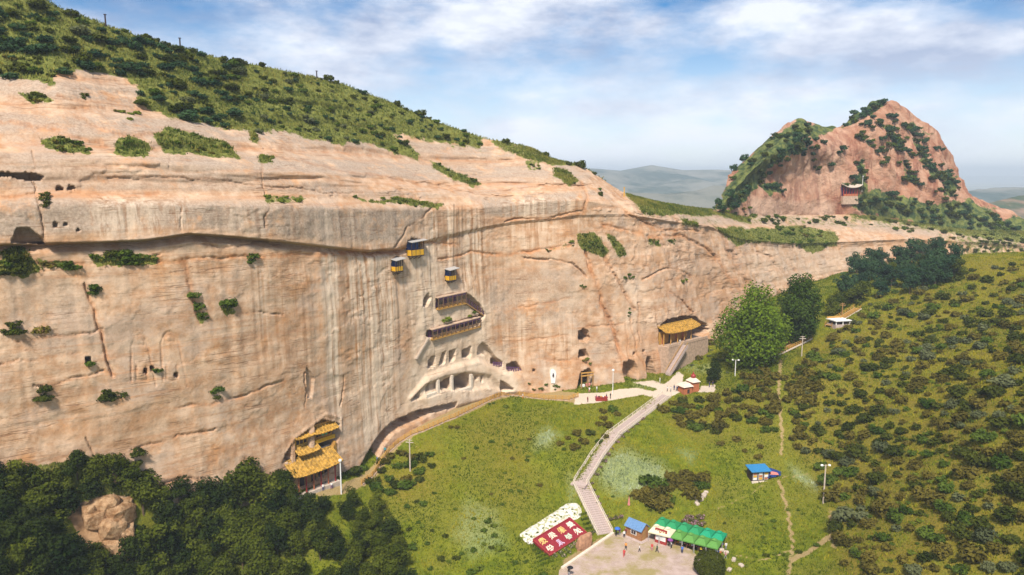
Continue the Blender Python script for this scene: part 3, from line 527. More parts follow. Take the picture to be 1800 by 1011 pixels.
# ---------------------------------------------------------------- setting: far plain, far hills
def far_material(name, c1, c2, sc):
    m = Mt(name, 1.0, 0.0); p = m.co((1, 0.35, 3)); n = m.noise(p, sc, 6, 0.65); m.color(m.mix(m.ramp(n, 0.38, 0.62), c1, c2)); m.bump(n, 0.6, 30); return m.m
ex = np.r_[-np.geomspace(40000, 400, 40), np.linspace(-360, 600, 20), np.geomspace(700, 40000, 40)]; ey = np.r_[-3000, -1000, 0, 200, np.geomspace(400, 45000, 80)]
EX, EY = np.meshgrid(ex, ey); EZ = np.full(EX.shape, -70.0) + 3 * fbm(np.stack([EX / 900, EY / 900, EX * 0], -1), 3, 161)
link('plain', np_mesh('plain', np.stack([EX, EY, EZ], -1), grid_faces(*EX.shape), [far_material('plain_fields', (0.05, 0.09, 0.05), (0.36, 0.34, 0.20), 0.0016)], True), kind='structure')
def far_hill(name, ridge, Y0, depth, base, mat, seed, amp):
    """ridge: (u,v) crest outline; a rounded range of real depth"""
    u = np.linspace(ridge[0][0], ridge[-1][0], 160); v = np.interp(u, *np.array(ridge).T); t = np.linspace(-1.6, 1.3, 70)
    T, Uq = np.meshgrid(t, u, indexing='ij'); X = np.zeros(T.shape); Y = Y0 + T * depth; Z = np.zeros(T.shape)
    for i in range(len(u)):
        c = atY(u[i], v[i], Y0); X[:, i] = c[0]; Z[:, i] = base + (c[2] - base) * (np.clip(1 - np.abs(t) / np.where(t < 0, 1.6, 1.3), 0, 1) ** 0.85)
    Z += amp * fbm(np.stack([X, Y, X * 0], -1) / (depth * .35), 4, seed, .55) * np.clip(1.2 - np.abs(T) * .2, 0, 1) * sstep(0, .18, np.abs(T))
    return link(name, np_mesh(name, np.stack([X, Y, Z], -1), grid_faces(*T.shape), [mat], True), kind='structure')
fm = far_material('far_hill_cover', (0.035, 0.065, 0.055), (0.19, 0.19, 0.16), 0.006)
far_hill('far_hills', [(600,305),(900,302),(1040,296),(1090,300),(1145,290),(1200,299),(1260,298),(1300,300),(1420,306)], 3600, 1100, -70, fm, 171, 55)
far_hill('near_hills', [(980,345),(1100,338),(1180,341),(1240,337),(1290,322),(1360,322),(1460,345)], 1500, 420, -75, fm, 172, 28)
far_hill('right_hills', [(1600,372),(1690,362),(1740,356),(1790,344),(1860,338),(1960,350)], 1150, 260, -75, far_material('right_hill_cover', (0.05, 0.08, 0.04), (0.33, 0.20, 0.14), 0.012), 173, 16)
far_hill('valley_hills', [(1560,345),(1660,338),(1720,335),(1780,329),(1860,331),(2000,330)], 2400, 500, -75, fm, 174, 22)

# sight-line helper on the built terrain
bpy.context.view_layer.update()
def cast(u, v, objs=None):
    d = Vector(ray(u, v)).normalized(); best = None
    for o in objs or (GROUND, CLIFF, PEAK):
        ok, loc, n, _ = o.ray_cast(Vector((0, 0, CAMZ)), d)
        if ok and (best is None or loc.length_squared < 1e12):
            dist = (loc - Vector((0, 0, CAMZ))).length
            if best is None or dist < best[0]: best = (dist, loc, n, o)
    return best
def down(x, y, top=200, objs=None):
    best = None
    for o in objs or (GROUND,):
        ok, loc, n, _ = o.ray_cast(Vector((x, y, top)), Vector((0, 0, -1)))
        if ok and (best is None or loc.z > best.z): best = loc
    return best
# ---------------------------------------------------------------- builders for things
class MB:
    """collects simple solids into one mesh (one part)"""
    def __init__(s): s.v, s.f = [], []
    def add(s, v, f):
        o = len(s.v); s.v += [tuple(map(float, p)) for p in v]; s.f += [tuple(i + o for i in q) for q in f]; return s
    def box(s, x0, x1, y0, y1, z0, z1, taper=0.0):
        t = taper; v = [(x0,y0,z0),(x1,y0,z0),(x1,y1,z0),(x0,y1,z0),(x0+t,y0+t,z1),(x1-t,y0+t,z1),(x1-t,y1-t,z1),(x0+t,y1-t,z1)]
        return s.add(v, [(3,2,1,0),(4,5,6,7),(0,1,5,4),(1,2,6,5),(2,3,7,6),(3,0,4,7)])
    def slab(s, a, b, c, d, th):
        """a quad given thickness th along its normal (both sides closed)"""
        a, b, c, d = (np.array(q, float) for q in (a, b, c, d)); n = np.cross(b - a, d - a); n = n / (np.linalg.norm(n) + 1e-9) * th
        return s.add([a, b, c, d, a - n, b - n, c - n, d - n], [(0,1,2,3),(7,6,5,4),(1,0,4,5),(2,1,5,6),(3,2,6,7),(0,3,7,4)])
    def tube(s, p, q, r0, r1=None, n=7):
        p, q = np.array(p, float), np.array(q, float); r1 = r0 if r1 is None else r1; d = q - p; d /= np.linalg.norm(d) + 1e-9
        a = np.cross(d, (0, 0, 1) if abs(d[2]) < .9 else (1, 0, 0)); a /= np.linalg.norm(a); b = np.cross(d, a); v = []
        for c, r in ((p, r0), (q, r1)):
            for i in range(n):
                t = 2 * math.pi * i / n; v.append(c + r * (a * math.cos(t) + b * math.sin(t)))
        return s.add(v, [(i, (i + 1) % n, n + (i + 1) % n, n + i) for i in range(n)] + [tuple(range(n))[::-1], tuple(range(n, 2 * n))])
    def lathe(s, prof, c=(0, 0, 0), n=12):
        v = [(c[0] + r * math.cos(2*math.pi*i/n), c[1] + r * math.sin(2*math.pi*i/n), c[2] + z) for r, z in prof for i in range(n)]
        k = len(prof); f = [(j*n+i, j*n+(i+1)%n, (j+1)*n+(i+1)%n, (j+1)*n+i) for j in range(k-1) for i in range(n)]
        return s.add(v, f + [tuple(range(n))[::-1], tuple((k-1)*n+i for i in range(n))])
    def prism(s, pts, z0, z1):
        n = len(pts); v = [(x, y, z0) for x, y in pts] + [(x, y, z1) for x, y in pts]
        return s.add(v, [tuple(range(n))[::-1], tuple(range(n, 2*n))] + [(i, (i+1)%n, n+(i+1)%n, n+i) for i in range(n)])
    def mesh(s, name, mat):
        me = bpy.data.meshes.new(name); me.from_pydata(s.v, [], s.f); me.materials.append(mat); me.update(); return me
    def build(s, name, mat, parent=None, **k): return link(name, s.mesh(name, mat), parent, **k)
def thing(name, label, cat, loc=(0, 0, 0), rz=0.0, group=None, scale=1.0):
    o = link(name, None, label=label, cat=cat, group=group, loc=loc); o.rotation_euler = (0, 0, rz); o.empty_display_size = .3
    if scale != 1.0: o.scale = (scale,) * 3
    return o
def copy_tree(o, parent=None):
    c = o.copy(); COL.objects.link(c)
    if parent is not None: c.parent = parent
    for ch in o.children: copy_tree(ch, c)
    return c
def wall_w(s, z):
    j = int(np.argmin(abs(S - s))); i = int(np.argmin(abs(PZ[:265, j] - z))); return float((PW + D)[i, j])
def face(u, v):
    w = 0.0
    for _ in range(6):
        s, z = on_ribbon(u, v, w); w = .5 * w + .5 * wall_w(s, z)
    return s, z, w
class Frame:
    """upright frame on the wall: local x along the cliff, local y into it, z up"""
    def __init__(f, u, v, z0=None):
        s, z, w = face(u, v); p, n = path_at(np.array(s)); f.n = np.array(n) / np.linalg.norm(n); f.t = np.array([-f.n[1], f.n[0]])
        f.w = w; f.O = np.array(p) + f.n * w; f.z0 = z if z0 is None else z0; f.rz = math.atan2(f.t[1], f.t[0]); f.loc = (f.O[0], f.O[1], f.z0)
    def at(f, u, v, y=0.0):
        """local (x, z) where the sight line meets the plane at local depth y"""
        d = ray(u, v); n3 = np.array([f.n[0], f.n[1], 0]); O3 = np.array([f.O[0], f.O[1], 0]) - n3 * y
        k = (n3 @ (O3 - np.array([0, 0, CAMZ]))) / (n3 @ d); q = np.array([0, 0, CAMZ]) + d * k
        return (q[:2] - f.O) @ f.t, q[2] - f.z0
# ---- colours
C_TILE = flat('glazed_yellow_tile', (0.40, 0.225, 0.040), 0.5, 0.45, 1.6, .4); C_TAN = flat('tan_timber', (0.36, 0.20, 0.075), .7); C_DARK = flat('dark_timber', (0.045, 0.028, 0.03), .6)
C_RED = flat('red_paint', (0.30, 0.035, 0.03), .5); C_WINE = flat('wine_board', (0.26, 0.020, 0.030), .55, .15); C_YEL = flat('yellow_paint', (0.62, 0.34, 0.02), .5); C_OCH = flat('ochre_timber', (0.46, 0.25, 0.06), .7, .2, 5)
C_WHITE = flat('white_paint', (0.78, 0.76, 0.72), .6, .05); C_BLUE = flat('blue_roof', (0.13, 0.24, 0.42), .4, .1); C_DBLUE = flat('deep_blue', (0.02, 0.05, 0.20), .5); C_PURP = flat('purple_wood', (0.12, 0.05, 0.13), .6, .2)
C_STONE = flat('pale_stone', (0.50, 0.41, 0.33), .9, .15, 1.5); C_STEP = flat('step_boards', (0.47, 0.37, 0.33), .8, .15, 3); C_GREY = flat('grey_metal', (0.40, 0.38, 0.36), .5, .1); C_PLASTER = flat('lime_plaster', (0.66, 0.56, 0.45), .9, .1, 2)
C_BROWN = flat('brown_timber', (.15, .085, .05), .7)
C_PSTONE = flat('tan_masonry', (.44, .31, .22), .9, .2, 1.2)
C_BRICKY = flat('orange_brick', (0.42, 0.14, 0.06), .8, .15, 4); C_WOOD = flat('cabin_wood', (0.33, 0.16, 0.07), .7, .25, 6); C_CREAM = flat('cream_canvas', (0.68, 0.62, 0.42), .8, .06); C_GREEN = flat('green_shutter', (0.10, 0.42, 0.25), .5)
C_BLACK = flat('black_cloth', (0.012, 0.012, 0.015), .7); C_TEAL = flat('teal_cloth', (0.02, 0.22, 0.28), .8); C_PINK = flat('pink_cloth', (0.62, 0.22, 0.20), .8); C_ROCKB = flat('brown_boulder', (0.36, 0.19, 0.11), .9, .25, 1.2)

def tiled_roof(x0, x1, ye, ze, yr, zr, flip=0.25, over=0.0, ribs=0.8):
    """a single tiled slope: eave (ye, ze) up to ridge (yr, zr), upturned ends, tile ribs, thick"""
    m = MB(); n = max(4, int((x1 - x0) / .9)); th = .16
    for i in range(n):
        a, b = i / n, (i + 1) / n
        def e(t): return ze + flip * abs(2 * t - 1) ** 3
        xa, xb = x0 + (x1 - x0) * a, x0 + (x1 - x0) * b; ym, zm = ye + (yr - ye) * .5, None
        pa = [(xa, ye, e(a)), (xa, ym, e(a) + (zr - ze) * .40), (xa, yr, zr)]; pb = [(xb, ye, e(b)), (xb, ym, e(b) + (zr - ze) * .40), (xb, yr, zr)]
        for k in (0, 1): m.slab(pa[k], pb[k], pb[k + 1], pa[k + 1], th)
    k = int((x1 - x0) / ribs)
    for i in range(k + 1):
        t = i / max(k, 1); x = x0 + (x1 - x0) * t; zE = ze + flip * abs(2 * t - 1) ** 3; ym = ye + (yr - ye) * .5
        m.tube((x, ye - .05, zE + .06), (x, ym, zE + (zr - ze) * .40 + .06), .17, n=5); m.tube((x, ym, zE + (zr - ze) * .40 + .06), (x, yr, zr + .06), .17, n=5)
    m.tube((x0, yr, zr + .15), (x1, yr, zr + .15), .2, n=6); return m

# ---------------------------------------------------------------- grotto temple at the left foot of the cliff
def grotto_temple():
    F = Frame(560, 815, 9.3); T = thing('grotto_temple', 'grotto temple with stacked yellow tiled roofs built into the foot of the cliff', 'temple', F.loc, F.rz)
    # lower hall
    xl, _ = F.at(524, 840, -2.2); xr, _ = F.at(592, 815, -2.2); ze = 4.4
    MB().box(xl, xr, 0.4, 0.9, -3, 6.2).build('wall', C_TAN, T)
    for i, t in enumerate((.12, .26, .55, .74, .9)):
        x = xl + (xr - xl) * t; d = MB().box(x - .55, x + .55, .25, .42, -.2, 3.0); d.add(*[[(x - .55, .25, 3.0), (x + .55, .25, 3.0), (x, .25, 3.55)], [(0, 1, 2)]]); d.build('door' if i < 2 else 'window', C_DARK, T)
    for i in range(6):
        x = xl + .3 + (xr - xl - .6) * i / 5; c = MB().tube((x, -1.9, -2.5), (x, -1.9, ze + .3), .17, n=8); c.build('column', C_RED if i % 2 else C_BRICKY, T)
    MB().box(xl - .6, xr + .6, -2.6, .4, -3, -.12).build('plinth', C_STONE, T)
    MB().box(xl - .3, xr + .3, -2.1, -1.7, ze - .15, ze + .35).build('beam', C_OCH, T)
    r = tiled_roof(xl - 1.6, xr + .8, -3.5, ze, .7, ze + 2.9, .5).build('roof', C_TILE, T)
    # upper storeys left and right of the rock pier
    x0, z0 = F.at(522, 800, .2); x1, _ = F.at(548, 790, .2); _, zt = F.at(522, 778, .2)
    MB().box(x0, x1 + 1.2, 1.2, 2.2, z0 - .5, zt + 2.4).build('upper_wall', C_YEL, T)
    tiled_roof(x0 - .2, x1 + 1.6, -1.0, z0 - .1, 1.1, z0 + 1.4, .25).build('roof', C_TILE, T)
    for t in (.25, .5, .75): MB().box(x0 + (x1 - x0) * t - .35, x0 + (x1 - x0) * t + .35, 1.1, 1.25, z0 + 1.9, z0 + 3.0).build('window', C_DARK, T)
    tiled_roof(x0 - .2, x1 + .4, -.4, zt + .6, 2.6, zt + 2.3, .15).build('roof', C_TILE, T)
    x2, z2 = F.at(554, 781, .2); x3, _ = F.at(590, 768, .2); _, z3 = F.at(575, 758, .2)
    MB().box(x2, x3, 1.6, 2.4, z2 - .3, z3 + 1.8).build('upper_wall', C_OCH, T)
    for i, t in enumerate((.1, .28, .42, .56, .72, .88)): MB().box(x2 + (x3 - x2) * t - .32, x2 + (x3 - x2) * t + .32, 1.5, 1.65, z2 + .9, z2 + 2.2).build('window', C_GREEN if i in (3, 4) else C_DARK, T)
    MB().box(x2 - .2, x3 + .2, .6, .75, z2 - .2, z2 + .7).build('balustrade', C_YEL, T)
    tiled_roof(x2 - .3, x3 + .5, -.5, z3 + .1, 2.8, z3 + 2.2, .2).build('roof', C_TILE, T)
    xs0, zs0 = F.at(580, 803, .3); xs1, zs1 = F.at(589, 776, .3)
    st = MB()
    for i in range(12): st.box(xs0 + (xs1 - xs0) * i / 12, xs0 + (xs1 - xs0) * (i + 1) / 12 + .2, .1, 1.3, zs0 - .3, zs0 + (zs1 - zs0) * (i + 1) / 12)
    st.build('stair', C_OCH, T)
    xa, za = F.at(556, 800, .6); xb, zb = F.at(582, 782, 1.4); MB().slab((xa, 0.2, za), (xb, .2, za), (xb + .4, 2.0, zb), (xa + 1.0, 2.0, zb), .3).build('terrace', C_PLASTER, T)
grotto_temple()

# ---------------------------------------------------------------- timber galleries, balconies, rock stairs
def gallery(pix_a, pix_b, pix_top, label, end_drop=None):
    F = Frame(*pix_a); x1, z1 = F.at(*pix_b, -.3); _, h = F.at(*pix_top, -.3); z1 = z1 * .5; h = max(h, 2.6)
    T = thing('cliff_gallery', label, 'gallery', F.loc, F.rz)
    def zz(t): return z1 * t
    MB().slab((0, -1.0, 0), (x1, -1.0, z1), (x1, 1.8, z1), (0, 1.8, 0), .25).build('floor', C_OCH, T)
    MB().slab((-.3, -1.0, h + .15), (x1 + .3, -1.0, z1 + h + .15), (x1 + .3, 2.0, z1 + h + .5), (-.3, 2.0, h + .5), .22).build('roof', C_PSTONE, T)
    MB().slab((0, -.86, h - .5), (x1, -.86, z1 + h - .5), (x1, -.86, z1 + h - .1), (0, -.86, h - .1), .1).build('lintel', C_PURP, T)
    n = max(4, int(x1 / 1.7))
    for i in range(n + 1):
        x = x1 * i / n; MB().box(x - .09, x + .09, -1.0, -.82, zz(i / n), zz(i / n) + h).build('post', C_BROWN, T)
        if i < n and i % 2 == 0: MB().box(x + .25, x + x1 / n - .25, 1.2, 1.35, zz(i / n) + .1, zz(i / n) + 2.2).build('doorway', C_PURP, T)
    for hh in (.35, .7, 1.05): MB().tube((0, -.92, hh), (x1, -.92, z1 + hh), .05, n=5).build('rail', C_TAN, T)
    if end_drop:
        x2, z2 = F.at(*end_drop, -.3)
        MB().slab((x1, -1.0, z1), (x2, -1.0, z2), (x2, 1.4, z2), (x1, 1.4, z1), .25).build('stair_flight', C_TAN, T)
        for i in range(8):
            t = i / 7; x, z = x1 + (x2 - x1) * t, z1 + (z2 - z1) * t; MB().box(x - .07, x + .07, -1.0, -.86, z, z + 1.5).build('post', C_PURP, T)
        for hh in (.5, 1.0, 1.5): MB().tube((x1, -.93, z1 + hh), (x2, -.93, z2 + hh), .06, n=5).build('rail', C_DARK, T)
gallery((767,543), (817,531), (767,524), 'upper timber gallery with a covered flight of stairs down its right end', (851,556))
gallery((757,596), (842,571), (752,582), 'lower timber gallery with tan posts halfway up the cliff')
def balcony(px0, px1, top, label, deep=0):
    F = Frame(*px0); x1, _ = F.at(*px1, -.6); _, h = F.at(*top, -.6); T = thing('cliff_balcony', label, 'balcony', F.loc, F.rz)
    y0 = -1.5
    MB().box(-.1, x1 + .1, y0, 1.2, -.2, 0).build('floor', C_DARK, T)
    for i in range(3): x = x1 * (.15 + .35 * i); MB().tube((x, y0 + .2, -.2), (x, .4, -1.1), .08, n=5).build('bracket', C_DARK, T)
    n = 3
    for i in range(n): MB().box(x1 * i / n + .06, x1 * (i + 1) / n - .06, y0, y0 + .1, .08, h * .42).build('panel', C_YEL, T)
    MB().box(0, .1, y0 + .1, .8, .05, h * .42).build('side_panel', C_YEL, T)
    for i in range(n + 1): x = x1 * i / n; MB().box(x - .06, x + .06, y0 - .03, y0 + .12, 0, h).build('post', C_DARK, T)
    MB().box(.05, x1 - .05, .5, .6, h * .1, h * .98).build('back_screen', C_DBLUE, T)
    MB().slab((-.3, y0 - .5, h), (x1 + 1.0, y0 - .5, h + .35), (x1 + 1.0, .9, h + .7), (-.3, .9, h + .4), .14).build('roof', C_GREY, T)
balcony((717,450), (741,446), (717,426), 'largest yellow and blue shrine balcony high on the cliff under the grey band')
balcony((689,477), (704,475), (689,458), 'small yellow and blue shrine balcony left of the largest one')
balcony((784,493), (798,493), (784,475), 'small yellow and blue shrine balcony above the timber galleries')
def rock_stair():
    F = Frame(729, 629); x1, z1 = F.at(752, 592, -.2); T = thing('rock_stair', 'narrow stair of stone treads climbing the pale cliff to the lower gallery', 'stairs', F.loc, F.rz)
    st = MB().box(0, x1 / 14 + .25, -.7, .4, -.25, 0).mesh('tread', C_STONE)
    for i in range(15): o = link('tread', st, T); o.location = (x1 * i / 15, 0, z1 * i / 15)
rock_stair()
# ---- plastered halls: sills and piers in front of the carved halls
def hall_front():
    F = Frame(800, 688); T = thing('hall_parapet', 'whitewashed parapet and pillars in front of the carved cave halls', 'parapet', F.loc, F.rz)
    xa, za = F.at(776, 690, -.4); xb, zb = F.at(828, 682, -.4); MB().box(xa, xb, -.5, .8, min(za, zb) - 2.2, min(za, zb) + .3).build('parapet', C_PLASTER, T)
    for u, v, v1 in ((771,692,670),(795,684,662),(829,682,660)):
        x, z = F.at(u, v, -.2); _, z1 = F.at(u, v1, -.2); MB().box(x - .35, x + .35, -.35, .5, z - .6, z1 + .3).build('pillar', C_PLASTER, T)
    x, z = F.at(750, 696, -.4); x1, _ = F.at(768, 690, -.4); MB().box(x, x1, -.4, .6, z - 1.2, z + .2).build('sill', C_PLASTER, T)
hall_front()
def dark_screen(pa, pb, top, label):
    F = Frame(*pa); x1, z1 = F.at(*pb, .3); _, h = F.at(*top, .3); T = thing('cave_railing', label, 'railing', F.loc, F.rz)
    n = 6
    for i in range(n + 1): x = x1 * i / n; MB().box(x - .1, x + .1, .2, .4, z1 * i / n, z1 * i / n + h).build('post', C_PURP, T)
    for k in (.4, .95): MB().tube((0, .3, h * k), (x1, .3, z1 + h * k), .09, n=5).build('rail', C_PURP, T)
dark_screen((891,653), (915,653), (891,645), 'purple timber railing across the rightmost cave mouth of the cave row')
dark_screen((868,644), (884,645), (868,636), 'purple timber railing across the cave mouth below the big alcove')
def cave_stall():
    F = Frame(1024, 690, 14.6); T = thing('cave_porch', 'timber porch frame across the tall dark cave beside the plateau', 'porch', F.loc, F.rz)
    x0, z0 = F.at(1022, 689, 0); x1, _ = F.at(1042, 686, 0); _, zt = F.at(1022, 656, 0)
    for x in (x0, x0 * .45 + x1 * .55, x1): MB().box(x - .14, x + .14, -.1, .2, -1, zt).build('post', C_TAN, T)
    for z in (zt - .2, zt - 1.1): MB().box(x0 - .2, x1 + .2, -.16, .26, z, z + .28).build('beam', C_OCH, T)
    MB().box(x0 + .3, x0 + 1.6, .9, 1.6, -.6, 1.1).build('altar', C_WHITE, T); MB().box(x0 + 2.1, x1 - .4, .9, 1.6, -.6, 1.3).build('altar', C_PINK, T)
cave_stall()
def stupa_niche():
    F = Frame(972, 670); x0, z0 = F.at(972, 664, -.2); T = thing('white_niche', 'whitewashed round niche with a dark figure on the cliff wall', 'niche', F.loc, F.rz)
    m = MB(); n = 14
    pts = [(math.cos(a) * .95, math.sin(a) * 1.5 + 2.2) for a in np.linspace(-.5, math.pi + .5, n)] + [(-.6, -.6), (.6, -.6)]
    m.add([(x, -.25, z) for x, z in pts] + [(x, .5, z) for x, z in pts], [tuple(range(len(pts)))] + [(i, (i + 1) % len(pts), len(pts) + (i + 1) % len(pts), len(pts) + i) for i in range(len(pts))])
    m.build('panel', C_WHITE, T); MB().lathe([(.0, 0), (.28, .05), (.3, .5), (.16, .8), (.17, 1.0), (.0, 1.15)], (0, -.35, 1.5), 8).build('figure', C_DARK, T)
stupa_niche()

# ---------------------------------------------------------------- right-hand grotto temple on its stone terrace
def right_temple():
    F = Frame(1192, 590); T = thing('terrace_temple', 'grotto temple with one yellow tiled roof above a stone terrace', 'temple', F.loc, F.rz)
    xl, zl = F.at(1164, 604, 0); xr, zr = F.at(1212, 590, 0); zf = min(zl, zr) - .6
    MB().box(xl, xr, 1.0, 1.6, zf, zf + 4.2).build('wall', C_OCH, T)
    for t in (.12, .36, .6, .84):
        x = xl + (xr - xl) * t; MB().box(x - .7, x + .7, .85, 1.02, zf, zf + 2.6).build('door', C_BRICKY if t != .36 else C_DARK, T)
    for i in range(5): x = xl + (xr - xl) * i / 4; MB().tube((x, -.6, zf), (x, -.6, zf + 3.9), .2, n=8).build('column', C_OCH, T)
    tiled_roof(xl - .8, xr + 3.4, -2.0, zf + 3.7, 1.8, zf + 6.0, .8).build('roof', C_TILE, T)
    W2 = thing('stone_terrace', 'high stone retaining terrace in front of the right grotto temple', 'terrace', F.loc, F.rz)
    xa, xb = xl - 1.0, xr + 6.0
    MB().box(xa, xb, -3.4, 3, zf - 9, zf - .05).build('wall', C_PSTONE, W2)
    cap = MB().box(0, 1.15, -3.52, -3.2, 0, .8, .03).mesh('parapet_stone', C_PSTONE)
    k = int((xb - xa) / 1.25)
    for i in range(k):
        if i in (4, 5): continue
        o = link('parapet_stone', cap, W2); o.location = (xa + .05 + i * 1.25, 0, zf - .04)
    S2 = thing('terrace_stair', 'steep stone stair with a railing climbing to the right terrace', 'stairs', F.loc, F.rz)
    step = MB().box(-.02, .5, -5.4, -3.55, -.6, .42).mesh('step', C_STEP)
    for i in range(20): o = link('step', step, S2); o.location = (xa + 7.0 - i * .44, 0, zf - .5 - i * .40)
    for y in (-5.45, -3.6): MB().tube((xa + 7.2, y, zf + .9), (xa - 1.6, y, zf - 7.1), .08, n=5).build('rail', C_OCH, S2)
right_temple()

# ---------------------------------------------------------------- pavilion on the peak
def peak_pavilion():
    c = cast(1490, 348, [PEAK]); p = c[1]; T = thing('peak_pavilion', 'small pavilion with upturned grey roof perched on the far peak', 'pavilion', (p.x, p.y + .6, p.z - .6), math.radians(22))
    MB().box(-5.2, 5.4, -2.5, 6, -2.6, 1.6, .3).build('plinth', C_PSTONE, T); MB().box(-4.6, 4.4, -.6, 3, 1.6, 6.2).build('wall', C_PURP, T)
    for i in range(6): x = -4.7 + i * 1.85; MB().tube((x, -2.0, 1.6), (x, -2.0, 6.2), .28, n=6).build('column', C_RED, T)
    MB().box(-4.9, 5.0, -2.2, -1.9, 1.6, 2.7).build('balustrade', C_BRICKY, T)
    m = MB(); n = 12
    for i in range(n):
        a, b = -6.4 + 12.8 * i / n, -6.4 + 12.8 * (i + 1) / n
        e = lambda x: 6.0 + 1.5 * abs(x / 6.4) ** 2.5
        m.slab((a, -3.8, e(a)), (b, -3.8, e(b)), (b * .6, .8, 8.0), (a * .6, .8, 8.0), .25); m.slab((b, 4.4, e(b)), (a, 4.4, e(a)), (a * .6, .8, 8.0), (b * .6, .8, 8.0), .25)
    m.tube((-3.9, .8, 8.1), (3.9, .8, 8.1), .3); m.build('roof', C_STONE, T)
    MB().box(-8, -5.3, -.5, 5, -2.6, 2.4, .3).build('side_hall', C_PSTONE, T)
    c = cast(1514, 335, [PEAK]); p = c[1]; lamp_post((p.x, p.y - .8, p.z), 7.0, 'white lamp post beside the pavilion on the peak', ball=True)

# ---------------------------------------------------------------- poles and lamps
def lamp_post(loc, h, label, ball=False, arms=0, r=.11, mat=None, name='lamp_post', cat='lamp post'):
    T = thing(name, label, cat, loc, random.uniform(-.3, .3)); mat = mat or C_WHITE
    MB().tube((0, 0, -.6), (0, 0, h), r * 1.3, r, 8).build('pole', mat, T)
    if ball: MB().lathe([(.05, 0), (.36, .12), (.42, .4), (.3, .66), (.05, .76)], (0, 0, h), 10).build('globe', C_WHITE, T)
    for i in range(arms):
        s = 1 if i % 2 == 0 else -1; z = h - .15 - .9 * (i // 2)
        MB().tube((0, 0, z), (s * .8, 0, z + .12), .05, n=5).build('arm', mat, T)
        MB().lathe([(.1, 0), (.34, .08), (.30, .3), (.08, .42)], (s * .85, 0, z - .12), 8).build('lamp_head', C_WHITE, T)
    if not ball and not arms: MB().box(-1.0, 1.0, -.06, .06, h - .9, h - .72).build('crossarm', mat, T); MB().box(-.7, .7, -.05, .05, h - .3, h - .16).build('crossarm', mat, T)
def pole_at(u, v, vtop, label, **k):
    c = cast(u, v, [GROUND]); p = c[1]; h = (v - vtop) * c[0] / FPX * 1.04; lamp_post(p, h, label, **k)
peak_pavilion()
pole_at(721, 828, 774, 'pale utility pole with crossarms in the grass below the cliff path', r=.15, mat=C_STONE, name='utility_pole', cat='pole')
pole_at(600, 868, 815, 'white lamp post with globe head beside the left grotto temple', ball=True, r=.13)
pole_at(1292, 661, 634, 'white twin-headed lamp post in the grass near the big trees', arms=2)
pole_at(1447, 885, 824, 'tall tan pole with two lamps at the edge of the shrubby hillside', arms=2, r=.15, mat=C_STONE)
pole_at(1409, 628, 594, 'bare tan pole standing beside the lower boardwalk', r=.14, mat=C_STONE, name='utility_pole', cat='pole')
pole_at(1480, 556, 535, 'tan pole with crossarms beside the upper boardwalk', r=.14, mat=C_TAN, name='utility_pole', cat='pole')
pole_at(1077, 692, 654, 'slim white lamp post on the plateau beside the caves', ball=True, r=.09)
for (u, v, h), lab in zip(((186,46,2.6),(317,79,2.4),(557,130,2.0),(1097,346,3.0)), ('dark post on the bushy crest highest up the hill', 'dark post on the crest left of the lone round shrub', 'dark post on the crest beside the lone round shrub', 'yellow post on the grassy saddle between cliff and peak')):
    for dv in range(0, 30, 2):
        c = cast(u, v + dv, [CLIFF])
        if c: break
    m = MB().tube((0, 0, -.5), (0, 0, h), .2, .16, 6); m.box(-.26, .26, -.26, .26, h, h + .18)
    m.build('boundary_post', C_DARK if u < 1000 else C_YEL, None, label=lab, cat='post', loc=c[1])
# ---------------------------------------------------------------- forecourt and what stands on it
def brick_material():
    m = Mt('forecourt_paving', .9, .15); p = m.co(rot=(0, 0, math.radians(35)))
    b = m.new('ShaderNodeTexBrick'); b.inputs['Scale'].default_value = 1.6; b.inputs['Mortar Size'].default_value = .035
    b.inputs['Color1'].default_value = (.42, .29, .25, 1); b.inputs['Color2'].default_value = (.50, .37, .32, 1); b.inputs['Mortar'].default_value = (.24, .20, .14, 1); m.t.links.new(p, b.inputs['Vector'])
    n = m.noise(m.co(), .16, 5, .65); c = m.mix(m.ramp(m.noise(m.co(), .5, 5), .3, .7), b.outputs[0], (.50, .38, .33))
    grass = m.math('MULTIPLY', m.ramp(m.math('ADD', n, m.math('MULTIPLY', b.outputs['Fac'], .10)), .50, .62), .8)
    m.color(m.mix(grass, c, (.28, .23, .06))); m.bump(b.outputs['Fac'], .3, -.03); return m.m
def pz(u, v, z=0.0): return atZ(u, v, z)
plz = [pz(u, v) for u, v in [(978,1045),(983,1003),(1020,976),(1074,942),(1100,935),(1160,940),(1216,968),(1232,985),(1240,1045)]]
MB().prism([(p[0], p[1]) for p in plz], -.3, .13).build('forecourt', brick_material(), kind='structure')
def strip_thing(pts, w, h, name, mat, label, cat, piece='kerb_stone', step=1.6, z=.1):
    T = thing(name, label, cat, tuple(pts[0])); k = 0; o0 = np.array(pts[0])
    for a, b in zip(pts[:-1], pts[1:]):
        a, b = np.array(a), np.array(b); L = np.linalg.norm((b - a)[:2]); n = max(1, int(L / step)); ang = math.atan2(b[1] - a[1], b[0] - a[0])
        me = MB().box(.02, L / n - .02, -w / 2, w / 2, -.4, h, .02).mesh(piece, mat)
        for i in range(n):
            o = link(piece, me, T); o.location = a + (b - a) * (i / n) - o0; o.rotation_euler = (0, 0, ang)
strip_thing([pz(988,1000,.1), pz(1078,938,.1)], .7, .35, 'kerb', C_PLASTER, 'pale stone kerb along the left edge of the paved forecourt', 'kerb')
